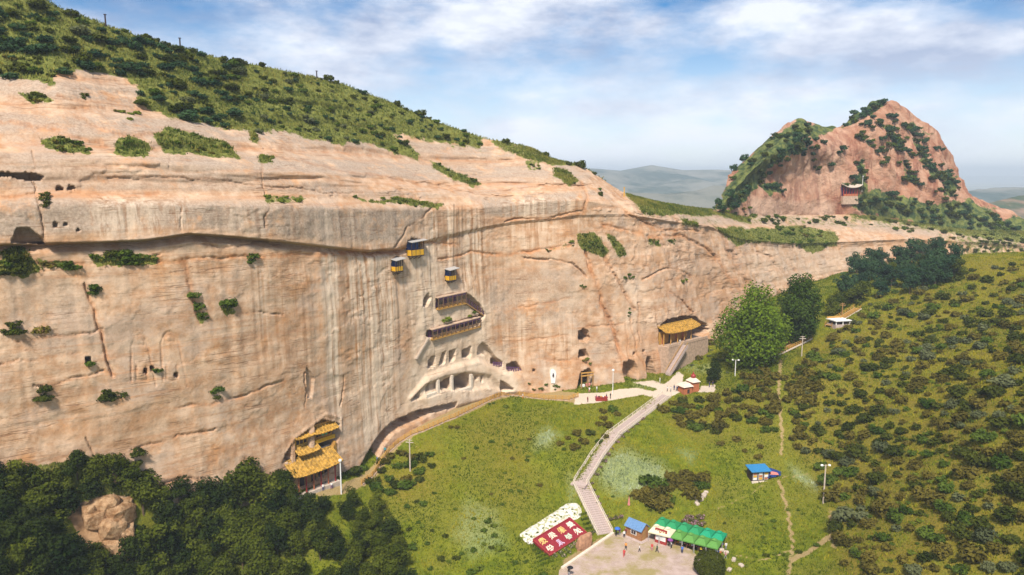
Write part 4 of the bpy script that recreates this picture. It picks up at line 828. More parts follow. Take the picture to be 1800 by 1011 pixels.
# stairs: three straight flights with rails
def staircase():
    px = [(1064,939), (1020,850), (1078,766), (1172,696)]; wd = [3.3, 3.0, 2.6, 2.4]
    P = [np.array(cast(*q, [GROUND])[1]) + np.array((0, 0, .25)) for q in px]; P[0][2] = .13
    T = thing('long_staircase', 'long pale staircase zigzagging up the grass slope to the caves', 'stairs', tuple(P[0]))
    for k in range(3):
        a, b = P[k], P[k + 1]; d = b - a; L = np.linalg.norm(d[:2]); n = int(L / .62); ang = math.atan2(d[1], d[0]); w = wd[k]
        dz = d[2] / n; dx = L / n
        fl = MB().slab((0, -w / 2 + .1, -.25), (L, -w / 2 + .1, d[2] - .25), (L, w / 2 - .1, d[2] - .25), (0, w / 2 - .1, -.25), .5).build('flight', C_STEP, T); fl.location = a - P[0]; fl.rotation_euler = (0, 0, ang)
        me = MB().box(0, dx * .86, -w / 2, w / 2, -.5, 0).mesh('step', C_STEP)
        for i in range(n):
            # keep the flight above the ground it crosses
            q = a + d * (i / n); g = float(ground_z(q[0], q[1])); z = max(a[2] + dz * i, g + .18)
            o = link('step', me, fl); o.location = (dx * i, 0, z - a[2] + .08)
        for s in (-1, 1):
            st = MB(); nn = max(3, int(L / 2.2)); prev = None
            for i in range(nn + 1):
                q = a + d * (i / nn); z = max(q[2], float(ground_z(q[0], q[1])) + .18) - a[2]; x = L * i / nn
                MB().box(x - .07, x + .07, s * (w / 2 + .12) - .07, s * (w / 2 + .12) + .07, z - .5, z + 1.0).build('post', C_PLASTER, fl)
                if prev is not None:
                    y = s * (w / 2 + .12)
                    st.tube((prev[0], y, prev[1] + .98), (x, y, z + .98), .07, n=5); st.tube((prev[0], y, prev[1] + .5), (x, y, z + .5), .045, n=5)
                    st.slab((prev[0], y + .1, prev[1] + .2), (x, y + .1, z + .2), (x, y + .1, z - .4), (prev[0], y + .1, prev[1] - .4), .2)
                prev = (x, z)
            st.build('railing', C_PLASTER, fl)
        if k:
            MB().box(-1.6, 1.6, -1.9, 1.9, -.5, .02).build('landing', C_STEP, T); T.children[-1].location = P[k] - P[0]; T.children[-1].rotation_euler = (0, 0, ang)
staircase()
# white pebble bed, red emblem panel
def drape(poly, name, mat, lift, n=26, **k):
    """a thin bed following the ground inside a photo outline"""
    pts = [np.array(cast(u, v, [GROUND])[1]) for u, v in poly]; xy = np.array(pts)[:, :2]; lo, hi = xy.min(0), xy.max(0)
    gx, gy = np.meshgrid(np.linspace(lo[0], hi[0], n), np.linspace(lo[1], hi[1], n)); sd = poly_sd(gx, gy, xy); sd = sd + .25 * fbm(np.stack([gx, gy, gx * 0], -1) / 1.2, 2, 3)
    z = ground_z(gx, gy) + lift * sstep(-.3, .25, sd) - .25 * (sd < -.3); V = np.stack([gx, gy, z], -1); F = grid_faces(n, n); ok = (sd.ravel()[F] > -.35).any(1)
    return link(name, np_mesh(name, V, F[ok], [mat], True), **k), xy
m = Mt('white_pebbles', .9, .2); vo = m.new('ShaderNodeTexVoronoi'); vo.inputs['Scale'].default_value = 2.6; m.t.links.new(m.co(), vo.inputs['Vector'])
m.color(m.mix(m.ramp(m.noise(m.co(), 1.3, 4, .7), .50, .62), m.mix(m.ramp(vo.outputs['Distance'], .05, .5), (.80, .77, .72), (.60, .56, .50)), (.30, .30, .10))); m.bump(vo.outputs['Distance'], .5, -.1)
bed, bed_xy = drape([(914,941),(935,926),(965,908),(998,885),(1014,886),(1022,897),(1018,907),(975,932),(932,957)], 'pebble_bed', m.m, .22, 40, label='bed of white pebbles dotted with small plants above the red emblem panel', cat='pebble bed')
def emblem_panel():
    c = [np.array(cast(u, v, [GROUND])[1]) for u, v in ((949,952),(1016,913),(1031,938),(967,979))]   # back-left, back-right, front-right, front-left
    O = (c[2] + c[3]) / 2; ex = c[2] - c[3]; Wd = np.linalg.norm(ex[:2]); ang = math.atan2(ex[1], ex[0]); back = ((c[0] + c[1]) / 2 - O); Dp = np.linalg.norm(back[:2]); O[2] = max(c[2][2], c[3][2]) + .25
    T = thing('emblem_panel', 'tilted red panel with eight cream ritual emblems in two rows', 'panel', tuple(O), ang)
    zb = 2.0
    MB().slab((-Wd/2, 0, 0), (Wd/2, 0, 0), (Wd/2, Dp, zb), (-Wd/2, Dp, zb), .5).build('board', C_WINE, T)
    for a, b in (((-Wd/2, 0, .08), (Wd/2, 0, .08)), ((-Wd/2, Dp, zb + .08), (Wd/2, Dp, zb + .08)), ((-Wd/2, 0, .08), (-Wd/2, Dp, zb + .08)), ((Wd/2, 0, .08), (Wd/2, Dp, zb + .08))): MB().tube(a, b, .13, n=6).build('frame_edge', C_RED, T)
    cols = [flat('cream_inlay', (.74, .68, .52), .8, .06), flat('gold_inlay', (.66, .46, .16), .7, .1), flat('lilac_inlay', (.58, .44, .56), .8, .08), flat('mint_inlay', (.58, .66, .50), .8, .08)]
    sl = math.atan2(zb, Dp); ca, sa = math.cos(sl), math.sin(sl); Lp = math.hypot(Dp, zb)
    def put(name, polys, cx, cy, mat):
        """flat inlay pieces; coordinates in the panel plane"""
        M = MB()
        for pts in polys:
            n = len(pts); f = [((cx + x), (cy + y) * ca - .0, (cy + y) * sa + .10) for x, y in pts]; g = [((cx + x), (cy + y) * ca, (cy + y) * sa - .02) for x, y in pts]
            M.add(f + g, [tuple(range(n))] + [(i, n + i, n + (i + 1) % n, (i + 1) % n) for i in range(n)])
        M.build(name, mat, T)
    def disc(x, y, r, n=10, sx=1.0): return [(x + r * sx * math.cos(2*math.pi*i/n), y + r * math.sin(2*math.pi*i/n)) for i in range(n)]
    def bar(x0, y0, x1, y1, w):
        dx, dy = x1 - x0, y1 - y0; L = math.hypot(dx, dy); nx, ny = -dy / L * w, dx / L * w; return [(x0 + nx, y0 + ny), (x0 - nx, y0 - ny), (x1 - nx, y1 - ny), (x1 + nx, y1 + ny)]
    sx = Wd / 4; r = min(sx, Lp / 2) * .40
    def petals(n, R, rr, off=0): return [disc(R * math.cos(off + 2*math.pi*i/n), R * math.sin(off + 2*math.pi*i/n), rr, 8) for i in range(n)]
    k = r
    ribbons = [bar(-.9*k, -.2*k, -.55*k, .75*k, .10*k), bar(.9*k, -.2*k, .55*k, .75*k, .10*k), bar(-.95*k, -.75*k, -.4*k, -.3*k, .1*k), bar(.95*k, -.75*k, .4*k, -.3*k, .1*k)]
    E = [petals(6, .5*k, .27*k) + [disc(0, 0, .2*k)] + ribbons,                                                           # lotus
         [disc(0, .35*k, .5*k), bar(0, .3*k, 0, -.8*k, .14*k), bar(-.5*k, -.55*k, .5*k, -.55*k, .12*k)] + ribbons,        # parasol
         [disc(0, -.1*k, .5*k), bar(-.3*k, .55*k, .3*k, .55*k, .16*k), bar(-.35*k, -.75*k, .35*k, -.75*k, .12*k)] + ribbons,   # vase
         [disc(-.25*k, 0, .28*k, 10, 1.0), disc(.25*k, 0, .28*k), bar(-.3*k, -.7*k, -.15*k, .75*k, .12*k), bar(.3*k, -.7*k, .15*k, .75*k, .12*k)] + ribbons,   # pair of fish
         petals(8, .62*k, .15*k, .2) + [bar(-.6*k, 0, .6*k, 0, .08*k), bar(0, -.6*k, 0, .6*k, .08*k), disc(0, 0, .24*k)] + ribbons[:2],     # wheel
         [bar(-.5*k, y*k, .5*k, y*k, .09*k) for y in (-.5, -.12, .26, .62)] + [bar(0, -.8*k, 0, .8*k, .1*k)] + ribbons[2:],               # banner
         [bar(a*k, -.6*k, a*k, .6*k, .09*k) for a in (-.45, 0, .45)] + [bar(-.6*k, a*k, .6*k, a*k, .09*k) for a in (-.45, 0, .45)] + ribbons[:2],   # knot
         [disc(0, .1*k, .5*k, 12, .8), disc(.2*k, -.45*k, .28*k), bar(-.2*k, .5*k, -.55*k, .85*k, .12*k)] + ribbons]                          # conch
    order = [(1, 0, 0, 1), (3, 1, 0, 0), (2, 2, 0, 1), (0, 3, 0, 0), (4, 0, 1, 0), (5, 1, 1, 2), (6, 2, 1, 3), (7, 3, 1, 0)]
    for e, cx, row, ci in order: put('emblem', E[e], -Wd/2 + sx * (cx + .5), Lp * (.72 if row == 0 else .27), cols[ci])
    return O, ang, Wd, Dp
emblem_panel()
_m = Mt('outcrop_stone', .95, .1); _p = _m.co(); _m.color(_m.mix(_m.ramp(_m.noise(_p, .8, 6, .7), .35, .65), (.24, .125, .055), (.50, .32, .18))); _m.bump(_m.noise(_p, 1.5, 6, .7), .8, .5); M_BLOCK = _m.m
def boulder_mesh(seed, sx, sy, sz, lean=0.0, n=14, tall=False):
    bm = bmesh.new(); bmesh.ops.create_icosphere(bm, subdivisions=3, radius=1); P = np.array([v.co[:] for v in bm.verts])
    k = 1 + .35 * fbm(P * 1.3 + seed, 3, seed) + .12 * fbm(P * 4 + seed, 2, seed + 3); P = P * k[:, None]; P = np.clip(P, -.82, .82 if not tall else .95) * np.array([sx, sy, sz]); P[:, 0] += lean * P[:, 2]
    for v, p in zip(bm.verts, P): v.co = p
    me = bpy.data.meshes.new('boulder'); bm.to_mesh(me); bm.free(); return me
def boulder(loc, s, label, seed, mat, rz=0, lean=0, tall=False, name='boulder'):
    me = boulder_mesh(seed, *s, lean, tall=tall); me.materials.append(mat); o = link(name, me, label=label, cat='boulder', loc=loc); o.rotation_euler = (0, 0, rz); return o
p = cast(1027, 966, [GROUND])[1]; boulder((p.x, p.y + .4, p.z + 1.2), (2.1, 1.0, 2.4), 'large brown slab boulder standing beside the red emblem panel', 3, C_ROCKB, .55, .12, True)
for i, (u, v, s) in enumerate(((1229,879,.9),(1237,872,.8),(1225,886,.6),(1241,866,.5))):
    p = cast(u, v, [GROUND])[1]; boulder((p.x, p.y, p.z + .2 * s), (1.3 * s, .9 * s, .8 * s), 'pale rock in the small heap beside the olive bushes', 20 + i, C_STONE, i)['group'] = 'pale rocks beside the olive bushes'
for i, (u, v) in enumerate(((1276,972),(1290,985),(1303,995),(1268,968),(1282,1003))):
    p = cast(u, v, [GROUND])[1]; boulder((p.x, p.y, p.z + .15), (.7, .5, .45), 'small pale rock in the grass beyond the end of the green canopies', 40 + i, C_STONE, i)['group'] = 'rocks beyond the canopies'
for i, (u, v, s) in enumerate(((185,893,2.6),(212,905,2.8),(196,930,2.9),(170,915,2.2),(218,940,2.3),(203,962,2.4),(222,968,1.9),(15,925,2.6),(30,940,2.0),(158,900,1.8))):
    p = cast(u, v, [GROUND])[1]; boulder((p.x, p.y, p.z + .1 * s), (1.25 * s, .95 * s, .95 * s), 'rough sandstone block of the outcrop among the dark trees', 60 + i, M_BLOCK, i * 1.3)['group'] = 'blocks of the outcrop among the dark trees'
# hedge ribs on both sides of the panel handled with the plants
# ---- ticket cabin, notice board, canopies
def cabin():
    a, b, c = pz(1101,941,.13), pz(1127,952,.13), pz(1139,945,.13); O = (a + b) / 2; ang = math.atan2(b[1] - a[1], b[0] - a[0]); L = np.linalg.norm(b - a); Dp = np.linalg.norm(c - b); H = 2.6
    T = thing('ticket_cabin', 'small log cabin with blue pitched roof at the edge of the forecourt', 'cabin', tuple(O), ang); x = L / 2
    MB().box(-x, x, 0, Dp, -.1, H).build('wall', C_WOOD, T)
    me = MB().box(-x - .06, x + .06, -.07, .0, .04, .34).mesh('log', C_WOOD)
    for i in range(6): o = link('log', me, T); o.location = (0, 0, .06 + i * .42)
    for s in (-1, 1): MB().add([(s * x, 0, H), (s * x, Dp, H), (s * x, Dp / 2, H + 1.1), (s * (x - .1), 0, H), (s * (x - .1), Dp, H), (s * (x - .1), Dp / 2, H + 1.1)], [(0, 1, 2), (3, 5, 4), (0, 3, 4, 1), (1, 4, 5, 2), (2, 5, 3, 0)]).build('gable', C_TAN, T)
    r = MB().slab((-x - .35, -.55, H - .2), (x + .35, -.55, H - .2), (x + .35, Dp / 2, H + 1.2), (-x - .35, Dp / 2, H + 1.2), .1); r.slab((x + .35, Dp + .45, H - .2), (-x - .35, Dp + .45, H - .2), (-x - .35, Dp / 2, H + 1.2), (x + .35, Dp / 2, H + 1.2), .1); ro = r.build('roof', C_BLUE, T)
    for i in range(9): q = -x - .3 + (2 * x + .6) * i / 8; MB().tube((q, -.57, H - .14), (q, Dp / 2, H + 1.27), .04, n=4).build('seam', C_BLUE, ro)
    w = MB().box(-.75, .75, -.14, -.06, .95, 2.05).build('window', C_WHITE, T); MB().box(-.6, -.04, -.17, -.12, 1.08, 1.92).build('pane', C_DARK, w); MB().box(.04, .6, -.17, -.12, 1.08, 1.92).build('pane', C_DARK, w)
    MB().box(x - .02, x + .08, .5, 1.5, 0, 2.1).build('door', C_TAN, T)
    MB().box(-x - .8, x + .8, -.9, Dp + .6, -.2, .06).build('base_slab', C_STEP, T)
cabin()
def notice_board():
    a, b = pz(1152,953,.13), pz(1170,959,.13); O = (a + b) / 2; ang = math.atan2(b[1] - a[1], b[0] - a[0]); x = np.linalg.norm(b - a) / 2 + .15
    T = thing('notice_board', 'red notice board with a white printed sheet in front of the canopies', 'notice board', tuple(O), ang)
    MB().box(-x, x, 0, .3, 0, 3.3).build('board', C_RED, T); s = MB().box(-x + .2, x - .2, -.06, .0, .75, 2.4).build('sheet', C_WHITE, T)
    gm = flat('print_grey', (.42, .44, .48), .8)
    for i in range(8): MB().box(-x + .35, x - .35 - .25 * (i % 3), -.075, -.062, 2.15 - i * .165, 2.21 - i * .165).build('print_line', gm, s)
    for i in range(5): q = -x + .45 + (2 * x - .9) * i / 4; MB().box(q - .13, q + .13, -.05, .0, 2.72, 3.02).build('character', C_CREAM, T)
notice_board()
def canopies():
    greens = [flat('jade_canvas', (.02, .24, .09), .6, .08), flat('grass_canvas', (.10, .26, .05), .6, .08), flat('emerald_canvas', (.01, .27, .13), .6, .08)]
    o = pz(1139,934,2.6); e = pz(1262,965,2.6); ux = (e - o); Lx = np.linalg.norm(ux[:2]) / 6; ang = math.atan2(ux[1], ux[0]); c, s = math.cos(ang), math.sin(ang)
    k = pz(1150,907,2.6); dpt = abs(-(k - o)[0] * s + (k - o)[1] * c); Ly = max(dpt / 2, 2.8)
    names = {0: ['first', 'second', 'third', 'fourth', 'fifth', 'sixth']}
    for r in range(2):
        for i in range(6):
            q = o + np.array([c * Lx * (i + .5) - s * Ly * (r + .5), s * Lx * (i + .5) + c * Ly * (r + .5), 0]); mat = C_CREAM if (r == 0 and i < 2) else greens[1] if r == 0 else greens[2] if i > 3 else greens[0]
            shade = 'cream' if mat is C_CREAM else ('grass-green' if r == 0 else 'emerald' if i > 3 else 'jade-green')
            lab = '%s square market canopy, %s from the cabin in the %s row' % (shade, names[0][i], 'forecourt-side' if r == 0 else 'hill-side')
            T = thing('market_canopy', lab, 'canopy', (q[0], q[1], .0), ang, 'canopies in a double row beside the cabin')
            h, hx, hy = 2.55 + .05 * r, Lx / 2 - .03, Ly / 2 - .03
            v = [(-hx, -hy, h), (hx, -hy, h), (hx, hy, h), (-hx, hy, h), (-.55, -.55, h + .75), (.55, -.55, h + .75), (.55, .55, h + .75), (-.55, .55, h + .75)]
            vv = [(-hx, -hy, h - .25), (hx, -hy, h - .25), (hx, hy, h - .25), (-hx, hy, h - .25)]
            cn = MB().add(v + vv, [(0,1,5,4),(1,2,6,5),(2,3,7,6),(3,0,4,7),(4,5,6,7),(8,9,1,0),(9,10,2,1),(10,11,3,2),(11,8,0,3)]).build('canopy_sheet', mat, T)
            MB().add([(-.5, -.5, h + .92), (.5, -.5, h + .92), (.5, .5, h + .92), (-.5, .5, h + .92), (0, 0, h + 1.25)], [(3,2,1,0),(0,1,4),(1,2,4),(2,3,4),(3,0,4)]).build('vent_cap', mat, cn)
            for sx in (-1, 1):
                for sy in (-1, 1): MB().tube((sx * (hx - .06), sy * (hy - .06), -.1), (sx * (hx - .06), sy * (hy - .06), h), .05, n=5).build('leg', C_GREY, T)
            if r == 0 and i > 1 or (r == 1 and i in (3, 5)):
                tb = thing('market_table', 'low stall table with goods under the %s canopy, %s from the cabin' % (shade, names[0][i]), 'table', (q[0], q[1], .1), ang, 'stall tables under the canopies')
                MB().box(-hx * .7, hx * .7, -.5, .5, .72, .80).build('table_top', C_RED if i % 2 else C_TAN, tb)
                for sx in (-1, 1): MB().box(sx * hx * .6 - .05, sx * hx * .6 + .05, -.4, .4, 0, .72).build('leg', C_TAN, tb)
                for j in range(5): MB().box(-hx * .6 + j * .5, -hx * .6 + j * .5 + .32, -.3, .25, .81, .95 + .1 * (j % 3)).build('goods', (C_PINK, C_YEL, C_WHITE, C_DBLUE, C_BRICKY)[j], tb)
canopies()
p = pz(1105,906,.3); T = thing('folded_parasol', 'folded pink parasol standing behind the blue-roofed cabin', 'parasol', tuple(p)); MB().tube((0, 0, 0), (0, 0, 4.6), .05, n=6).build('pole', C_GREY, T)
MB().lathe([(.12, 1.4), (.45, 1.5), (.34, 2.6), (.16, 3.9), (.03, 4.7)], (0, 0, 0), 8).build('folded_cover', C_PINK, T)
# ---- blue-roofed stall and covered trailer on the hillside
def blue_stall():
    c = cast(1337, 846, [GROUND])[1]; T = thing('display_stall', 'small dark stall with white display frames and a flat blue roof on the hillside', 'stall', (c.x, c.y, c.z), math.radians(8))
    MB().box(-2.3, 2.1, 0, 2.6, -.6, 2.7).build('cabinet', C_DARK, T)
    for i in range(3): f = MB().box(-2.1 + i * 1.42, -2.1 + i * 1.42 + 1.15, -.1, -.02, .35, 2.3).build('display_frame', C_GREY, T); [MB().box(-1.95 + i * 1.42, -1.95 + i * 1.42 + .85, -.13, -.105, .5 + j * .62, .95 + j * .62).build('picture', (C_WHITE, C_YEL, C_BRICKY)[(i + j) % 3], f) for j in range(3)]
    MB().slab((-2.7, -.7, 2.75), (2.4, -.7, 2.75), (2.4, 3.0, 3.2), (-2.7, 3.0, 3.2), .16).build('roof', flat('bright_blue_roof', (.03, .20, .42), .4), T)
    MB().box(-2.4, 2.2, -.4, 0, -.3, .12).build('sill', C_PLASTER, T)
    c = cast(1357, 840, [GROUND])[1]; R = thing('covered_trailer', 'trailer under a blue tarpaulin with a red panel beside the blue-roofed stall', 'trailer', (c.x, c.y + .6, c.z), math.radians(12))
    MB().add([(-1.6, -1, .3), (2.4, -.9, .3), (2.4, 1.3, .3), (-1.6, 1.3, .3), (-1.5, -.6, 2.1), (.4, -.5, 1.9), (.4, .9, 1.9), (-1.5, .9, 2.1), (3.0, .2, .9)], [(3,2,1,0),(4,5,6,7),(0,1,5,4),(2,3,7,6),(3,0,4,7),(1,8,5),(8,2,6),(5,8,6),(1,2,8)]).build('tarpaulin', C_DBLUE, R)
    MB().slab((-.9, -.85, 1.0), (1.5, -.98, .75), (1.1, -.78, 1.35), (-.7, -.62, 1.85), .08).build('panel', C_PINK, R)
    w = MB().tube((0, -.95, .35), (0, -.75, .35), .38, n=10).mesh('wheel', C_BLACK)
    for x in (-.9, 1.2): o = link('wheel', w, R); o.location = (x, 0, 0)
blue_stall()
# ---- shrine by the plateau, stalls, boardwalks, viewing platform
def shrine():
    c = cast(1212, 688, [GROUND])[1]; T = thing('brick_shrine', 'low orange brick shrine with white roofs and a red globe finial on the plateau', 'shrine', (c.x, c.y, c.z), math.radians(25))
    MB().box(-3.2, -.2, -1.5, 1.5, -.6, 2.0).build('body', C_BRICKY, T); MB().box(.2, 2.6, -1.2, 1.6, -.6, 3.0).build('body', C_BRICKY, T)
    MB().box(-3.6, .1, -1.9, 1.9, 2.0, 2.9, .9).build('roof', C_PLASTER, T); MB().box(-.1, 2.9, -1.6, 2.0, 3.0, 4.0, 1.0).build('roof', C_PLASTER, T)
    MB().lathe([(.5, 0), (.7, .25), (.75, .7), (.5, 1.1), (.18, 1.3), (.16, 1.7), (.02, 2.0)], (1.4, .2, 3.95), 10).build('finial', C_RED, T)
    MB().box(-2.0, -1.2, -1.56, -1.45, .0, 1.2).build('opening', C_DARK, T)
shrine()
c = cast(1057, 704, [GROUND])[1]; T = thing('red_stall_table', 'red draped stall table at the edge of the plateau', 'table', (c.x, c.y, c.z), .1)
MB().box(-1.7, 1.7, -.6, .6, .0, 1.0).build('drape', C_RED, T); MB().box(-1.85, 1.85, -.7, .7, 1.0, 1.1).build('table_top', C_WINE, T)
for j in range(5): MB().box(-1.5 + j * .62, -1.15 + j * .62, -.3, .3, 1.11, 1.25 + .08 * (j % 2)).build('goods', (C_PINK, C_DARK, C_YEL, C_WHITE, C_BRICKY)[j], T)
def boardwalk(pa, pb, w, label, above):
    a, b = (np.array(cast(*q, [GROUND])[1]) for q in (pa, pb)); a[2] += above; b[2] += above; d = b - a; L = np.linalg.norm(d[:2]); ang = math.atan2(d[1], d[0])
    T = thing('boardwalk', label, 'boardwalk', tuple(a), ang, None); n = int(L / .9)
    me = MB().box(0, L / n * .9, -w / 2, w / 2, -.14, 0).mesh('plank', C_OCH)
    for i in range(n): o = link('plank', me, T); o.location = (L * i / n, 0, d[2] * (i + .5) / n)
    for s in (-1, 1):
        for i in range(0, n + 1, 2):
            x = L * i / n; z = d[2] * i / n; MB().box(x - .07, x + .07, s * w / 2 - .07, s * w / 2 + .07, z - 3.0, z + 1.1).build('post', C_OCH, T)
        for hh in (.5, 1.05): MB().tube((0, s * w / 2, hh), (L, s * w / 2, d[2] + hh), .06, n=5).build('rail', C_OCH, T)
        MB().slab((0, s * w / 2, .0), (L, s * w / 2, d[2]), (L, s * w / 2, d[2] - .5), (0, s * w / 2, -.5), .1).build('side_board', C_PLASTER, T)
boardwalk((1351,631), (1422,597), 2.6, 'lower timber boardwalk running under the two big trees', .8)
boardwalk((1456,576), (1508,545), 2.4, 'upper timber boardwalk climbing past the white viewing shelter', .8)
c = cast(1481, 575, [GROUND])[1]; T = thing('viewing_shelter', 'small white flat-roofed shelter on the hillside beside the upper boardwalk', 'shelter', (c.x, c.y, c.z), .25)
MB().box(-2.8, 2.8, -.2, 4.2, -1.5, .8).build('base', C_STEP, T); MB().box(-2.4, 2.4, .4, 3.8, .8, 2.0).build('gap_shade', C_DARK, T); MB().box(-3.1, 3.1, -.5, 4.6, 2.0, 2.3).build('roof', C_WHITE, T)  # dark inner box stands in for the shade in the gap under the roof
for x in (-2.6, 0, 2.6): MB().box(x - .12, x + .12, -.2, .04, .8, 2.0).build('post', C_WHITE, T)
MB().box(-3.0, 3.0, 4.1, 4.25, 2.3, 2.9).build('parapet', C_OCH, T)
# ---- fence and low wall along the cliff walk
def walk_fence():
    pts = [(636,852),(655,838),(672,812),(684,795),(700,780),(722,766),(745,758),(770,747),(800,735),(830,720),(856,707),(882,697),(905,695),(930,699),(965,703),(1000,704),(1016,698)]
    P = [np.array(cast(*q, [GROUND])[1]) for q in pts]; T = thing('walk_fence', 'ochre post and rail fence along the walk at the foot of the cliff', 'fence', tuple(P[0])); post = MB().box(-.13, .13, -.13, .13, -.4, 1.45).mesh('post', C_OCH)
    Q = [P[0]]
    for a, b in zip(P[:-1], P[1:]):
        n = max(1, int(np.linalg.norm(b - a) / 1.5)); Q += [a + (b - a) * (i + 1) / n for i in range(n)]
    for q in Q: q[2] = float(ground_z(q[0], q[1]))
    for q in Q: o = link('post', post, T); o.location = q - P[0]
    for a, b in zip(Q[:-1], Q[1:]):
        m = MB()
        for h in (.45, .85, 1.25): m.tube(a - P[0] + (0, 0, h), b - P[0] + (0, 0, h), .10, n=4)
        m.build('rails', C_OCH, T)
    W2 = thing('walk_kerb', 'low pale stone kerb under the ochre fence along the cliff walk', 'kerb', tuple(P[0])); 
    for a, b in zip(Q[:-1], Q[1:]):
        d = (b - a); n = np.array([-d[1], d[0], 0]) / (np.linalg.norm(d) + 1e-6) * -.3
        MB().slab(a - P[0] + n + (0, 0, .12), b - P[0] + n + (0, 0, .12), b - P[0] - n + (0, 0, .12), a - P[0] - n + (0, 0, .12), .9).build('kerb_stone', C_PSTONE, W2)
walk_fence()
# ---------------------------------------------------------------- plants
def leaf_material(name, lo, hi, accent=None, trans=.25):
    m = bpy.data.materials.new(name); m.use_nodes = True; t = m.node_tree; t.nodes.clear(); N = t.nodes.new; Lk = t.links.new
    ou = N('ShaderNodeOutputMaterial'); at = N('ShaderNodeAttribute'); at.attribute_name = 'tone'; oi = N('ShaderNodeObjectInfo')
    mx = N('ShaderNodeMix'); mx.data_type = 'RGBA'; mx.inputs[6].default_value = (*lo, 1); mx.inputs[7].default_value = (*hi, 1)
    add = N('ShaderNodeMath'); add.operation = 'MULTIPLY_ADD'; add.use_clamp = True; add.inputs[1].default_value = .55; Lk(oi.outputs['Random'], add.inputs[0])
    ml = N('ShaderNodeMath'); ml.operation = 'MULTIPLY'; ml.inputs[1].default_value = .7; Lk(at.outputs['Fac'], ml.inputs[0]); Lk(ml.outputs[0], add.inputs[2]); 
    sb = N('ShaderNodeMath'); sb.operation = 'SUBTRACT'; sb.use_clamp = True; sb.inputs[1].default_value = .12; Lk(add.outputs[0], sb.inputs[0]); Lk(sb.outputs[0], mx.inputs[0]); col = mx.outputs[2]
    if accent:
        st = N('ShaderNodeMath'); st.operation = 'GREATER_THAN'; st.inputs[1].default_value = .62; Lk(at.outputs['Fac'], st.inputs[0]); m2 = N('ShaderNodeMix'); m2.data_type = 'RGBA'; Lk(st.outputs[0], m2.inputs[0]); Lk(col, m2.inputs[6]); m2.inputs[7].default_value = (*accent, 1); col = m2.outputs[2]
    d = N('ShaderNodeBsdfDiffuse'); tr = N('ShaderNodeBsdfTranslucent'); ms = N('ShaderNodeMixShader'); ms.inputs[0].default_value = trans
    Lk(col, d.inputs[0]); Lk(col, tr.inputs[0]); Lk(d.outputs[0], ms.inputs[1]); Lk(tr.outputs[0], ms.inputs[2]); Lk(ms.outputs[0], ou.inputs[0]); return m
L_DARK = leaf_material('dark_leaves', (.022, .034, .006), (.092, .104, .015)); L_OLIVE = leaf_material('olive_leaves', (.058, .054, .010), (.190, .152, .028)); L_MID = leaf_material('green_leaves', (.030, .062, .008), (.120, .165, .022))
L_BLUE = leaf_material('bluish_leaves', (.016, .046, .026), (.060, .110, .040)); L_GREY = leaf_material('grey_green_leaves', (.065, .080, .035), (.16, .17, .075)); L_BRIGHT = leaf_material('bright_leaves', (.07, .11, .010), (.20, .235, .030)); L_POP = leaf_material('poplar_leaves', (.030, .085, .004), (.18, .245, .020))
L_WOOD = leaf_material('wood_leaves', (.012, .028, .004), (.135, .155, .018)); L_DEEP = leaf_material('deep_leaves', (.010, .022, .006), (.045, .062, .012))
L_PINK = leaf_material('pink_flowering', (.08, .10, .03), (.20, .16, .08), (.46, .25, .30)); L_FLOW = leaf_material('pale_flowers', (.07, .11, .02), (.16, .18, .05), (.55, .40, .32)); C_BARK = flat('bark', (.11, .075, .045), .95, .25, 4)
def leaf_cloud(blobs, n, leaf, seed, shell=.55, up=.35):
    """n small leaf quads spread through lumpy clumps: (verts, faces, tone)"""
    r = np.random.default_rng(seed); B = np.array([(*c, *rr) for c, rr in blobs], float); vol = B[:, 3] * B[:, 4] * B[:, 5]; k = r.choice(len(B), n, p=vol ** .75 / (vol ** .75).sum())
    d = r.normal(size=(n, 3)); d /= np.linalg.norm(d, axis=1)[:, None]; rad = (shell + (1.06 - shell) * r.random(n) ** .6)
    P = B[k, :3] + d * B[k, 3:6] * rad[:, None]; P += .12 * B[k, 3:6] * fbm(P * (3.0 / B[k, 3:4]) + seed, 2, seed)[:, None] * d
    nn = d + r.normal(size=(n, 3)) * .6 + np.array([0, 0, up]); nn /= np.linalg.norm(nn, axis=1)[:, None]; a = np.cross(nn, r.normal(size=(n, 3))); a /= np.linalg.norm(a, axis=1)[:, None]; b = np.cross(nn, a)
    sz = leaf * (.6 + .8 * r.random(n))[:, None]; V = np.stack([P - a * sz, P - b * sz * .55, P + a * sz, P + b * sz * .55], 1).reshape(-1, 3); F = np.arange(4 * n).reshape(-1, 4)
    ct = r.random(len(B)); tone = np.clip(.55 * ct[k] + .45 * r.random(n), 0, 1); return V, F, np.repeat(tone, 4)
def shrub_mesh(seed, mat, n=480, leaf=.17, flatn=.72):
    r = np.random.default_rng(seed); bl = [((0, 0, .34), (.62, .62, .5 * flatn / .72))]
    for i in range(8):
        a = r.random() * 6.28; q = .35 + .4 * r.random(); bl.append(((q * math.cos(a), q * math.sin(a), (.25 + .5 * r.random()) * flatn), (.24 + .2 * r.random(),) * 2 + (.22 + .16 * r.random(),)))
    V, F, t = leaf_cloud(bl, n, leaf, seed); V[:, 2] = np.maximum(V[:, 2], -.12); return np_mesh('shrub', V, F, [mat], False, dict(tone=t))
SH = {}
for nm, mat in (('dark', L_DARK), ('olive', L_OLIVE), ('mid', L_MID), ('blue', L_BLUE), ('grey', L_GREY), ('bright', L_BRIGHT), ('pink', L_PINK), ('flow', L_FLOW)):
    SH[nm] = [shrub_mesh(500 + 10 * i + len(nm), mat, 520 if nm not in ('pink', 'flow') else 300, .15) for i in range(3)]
SHRUBS = []
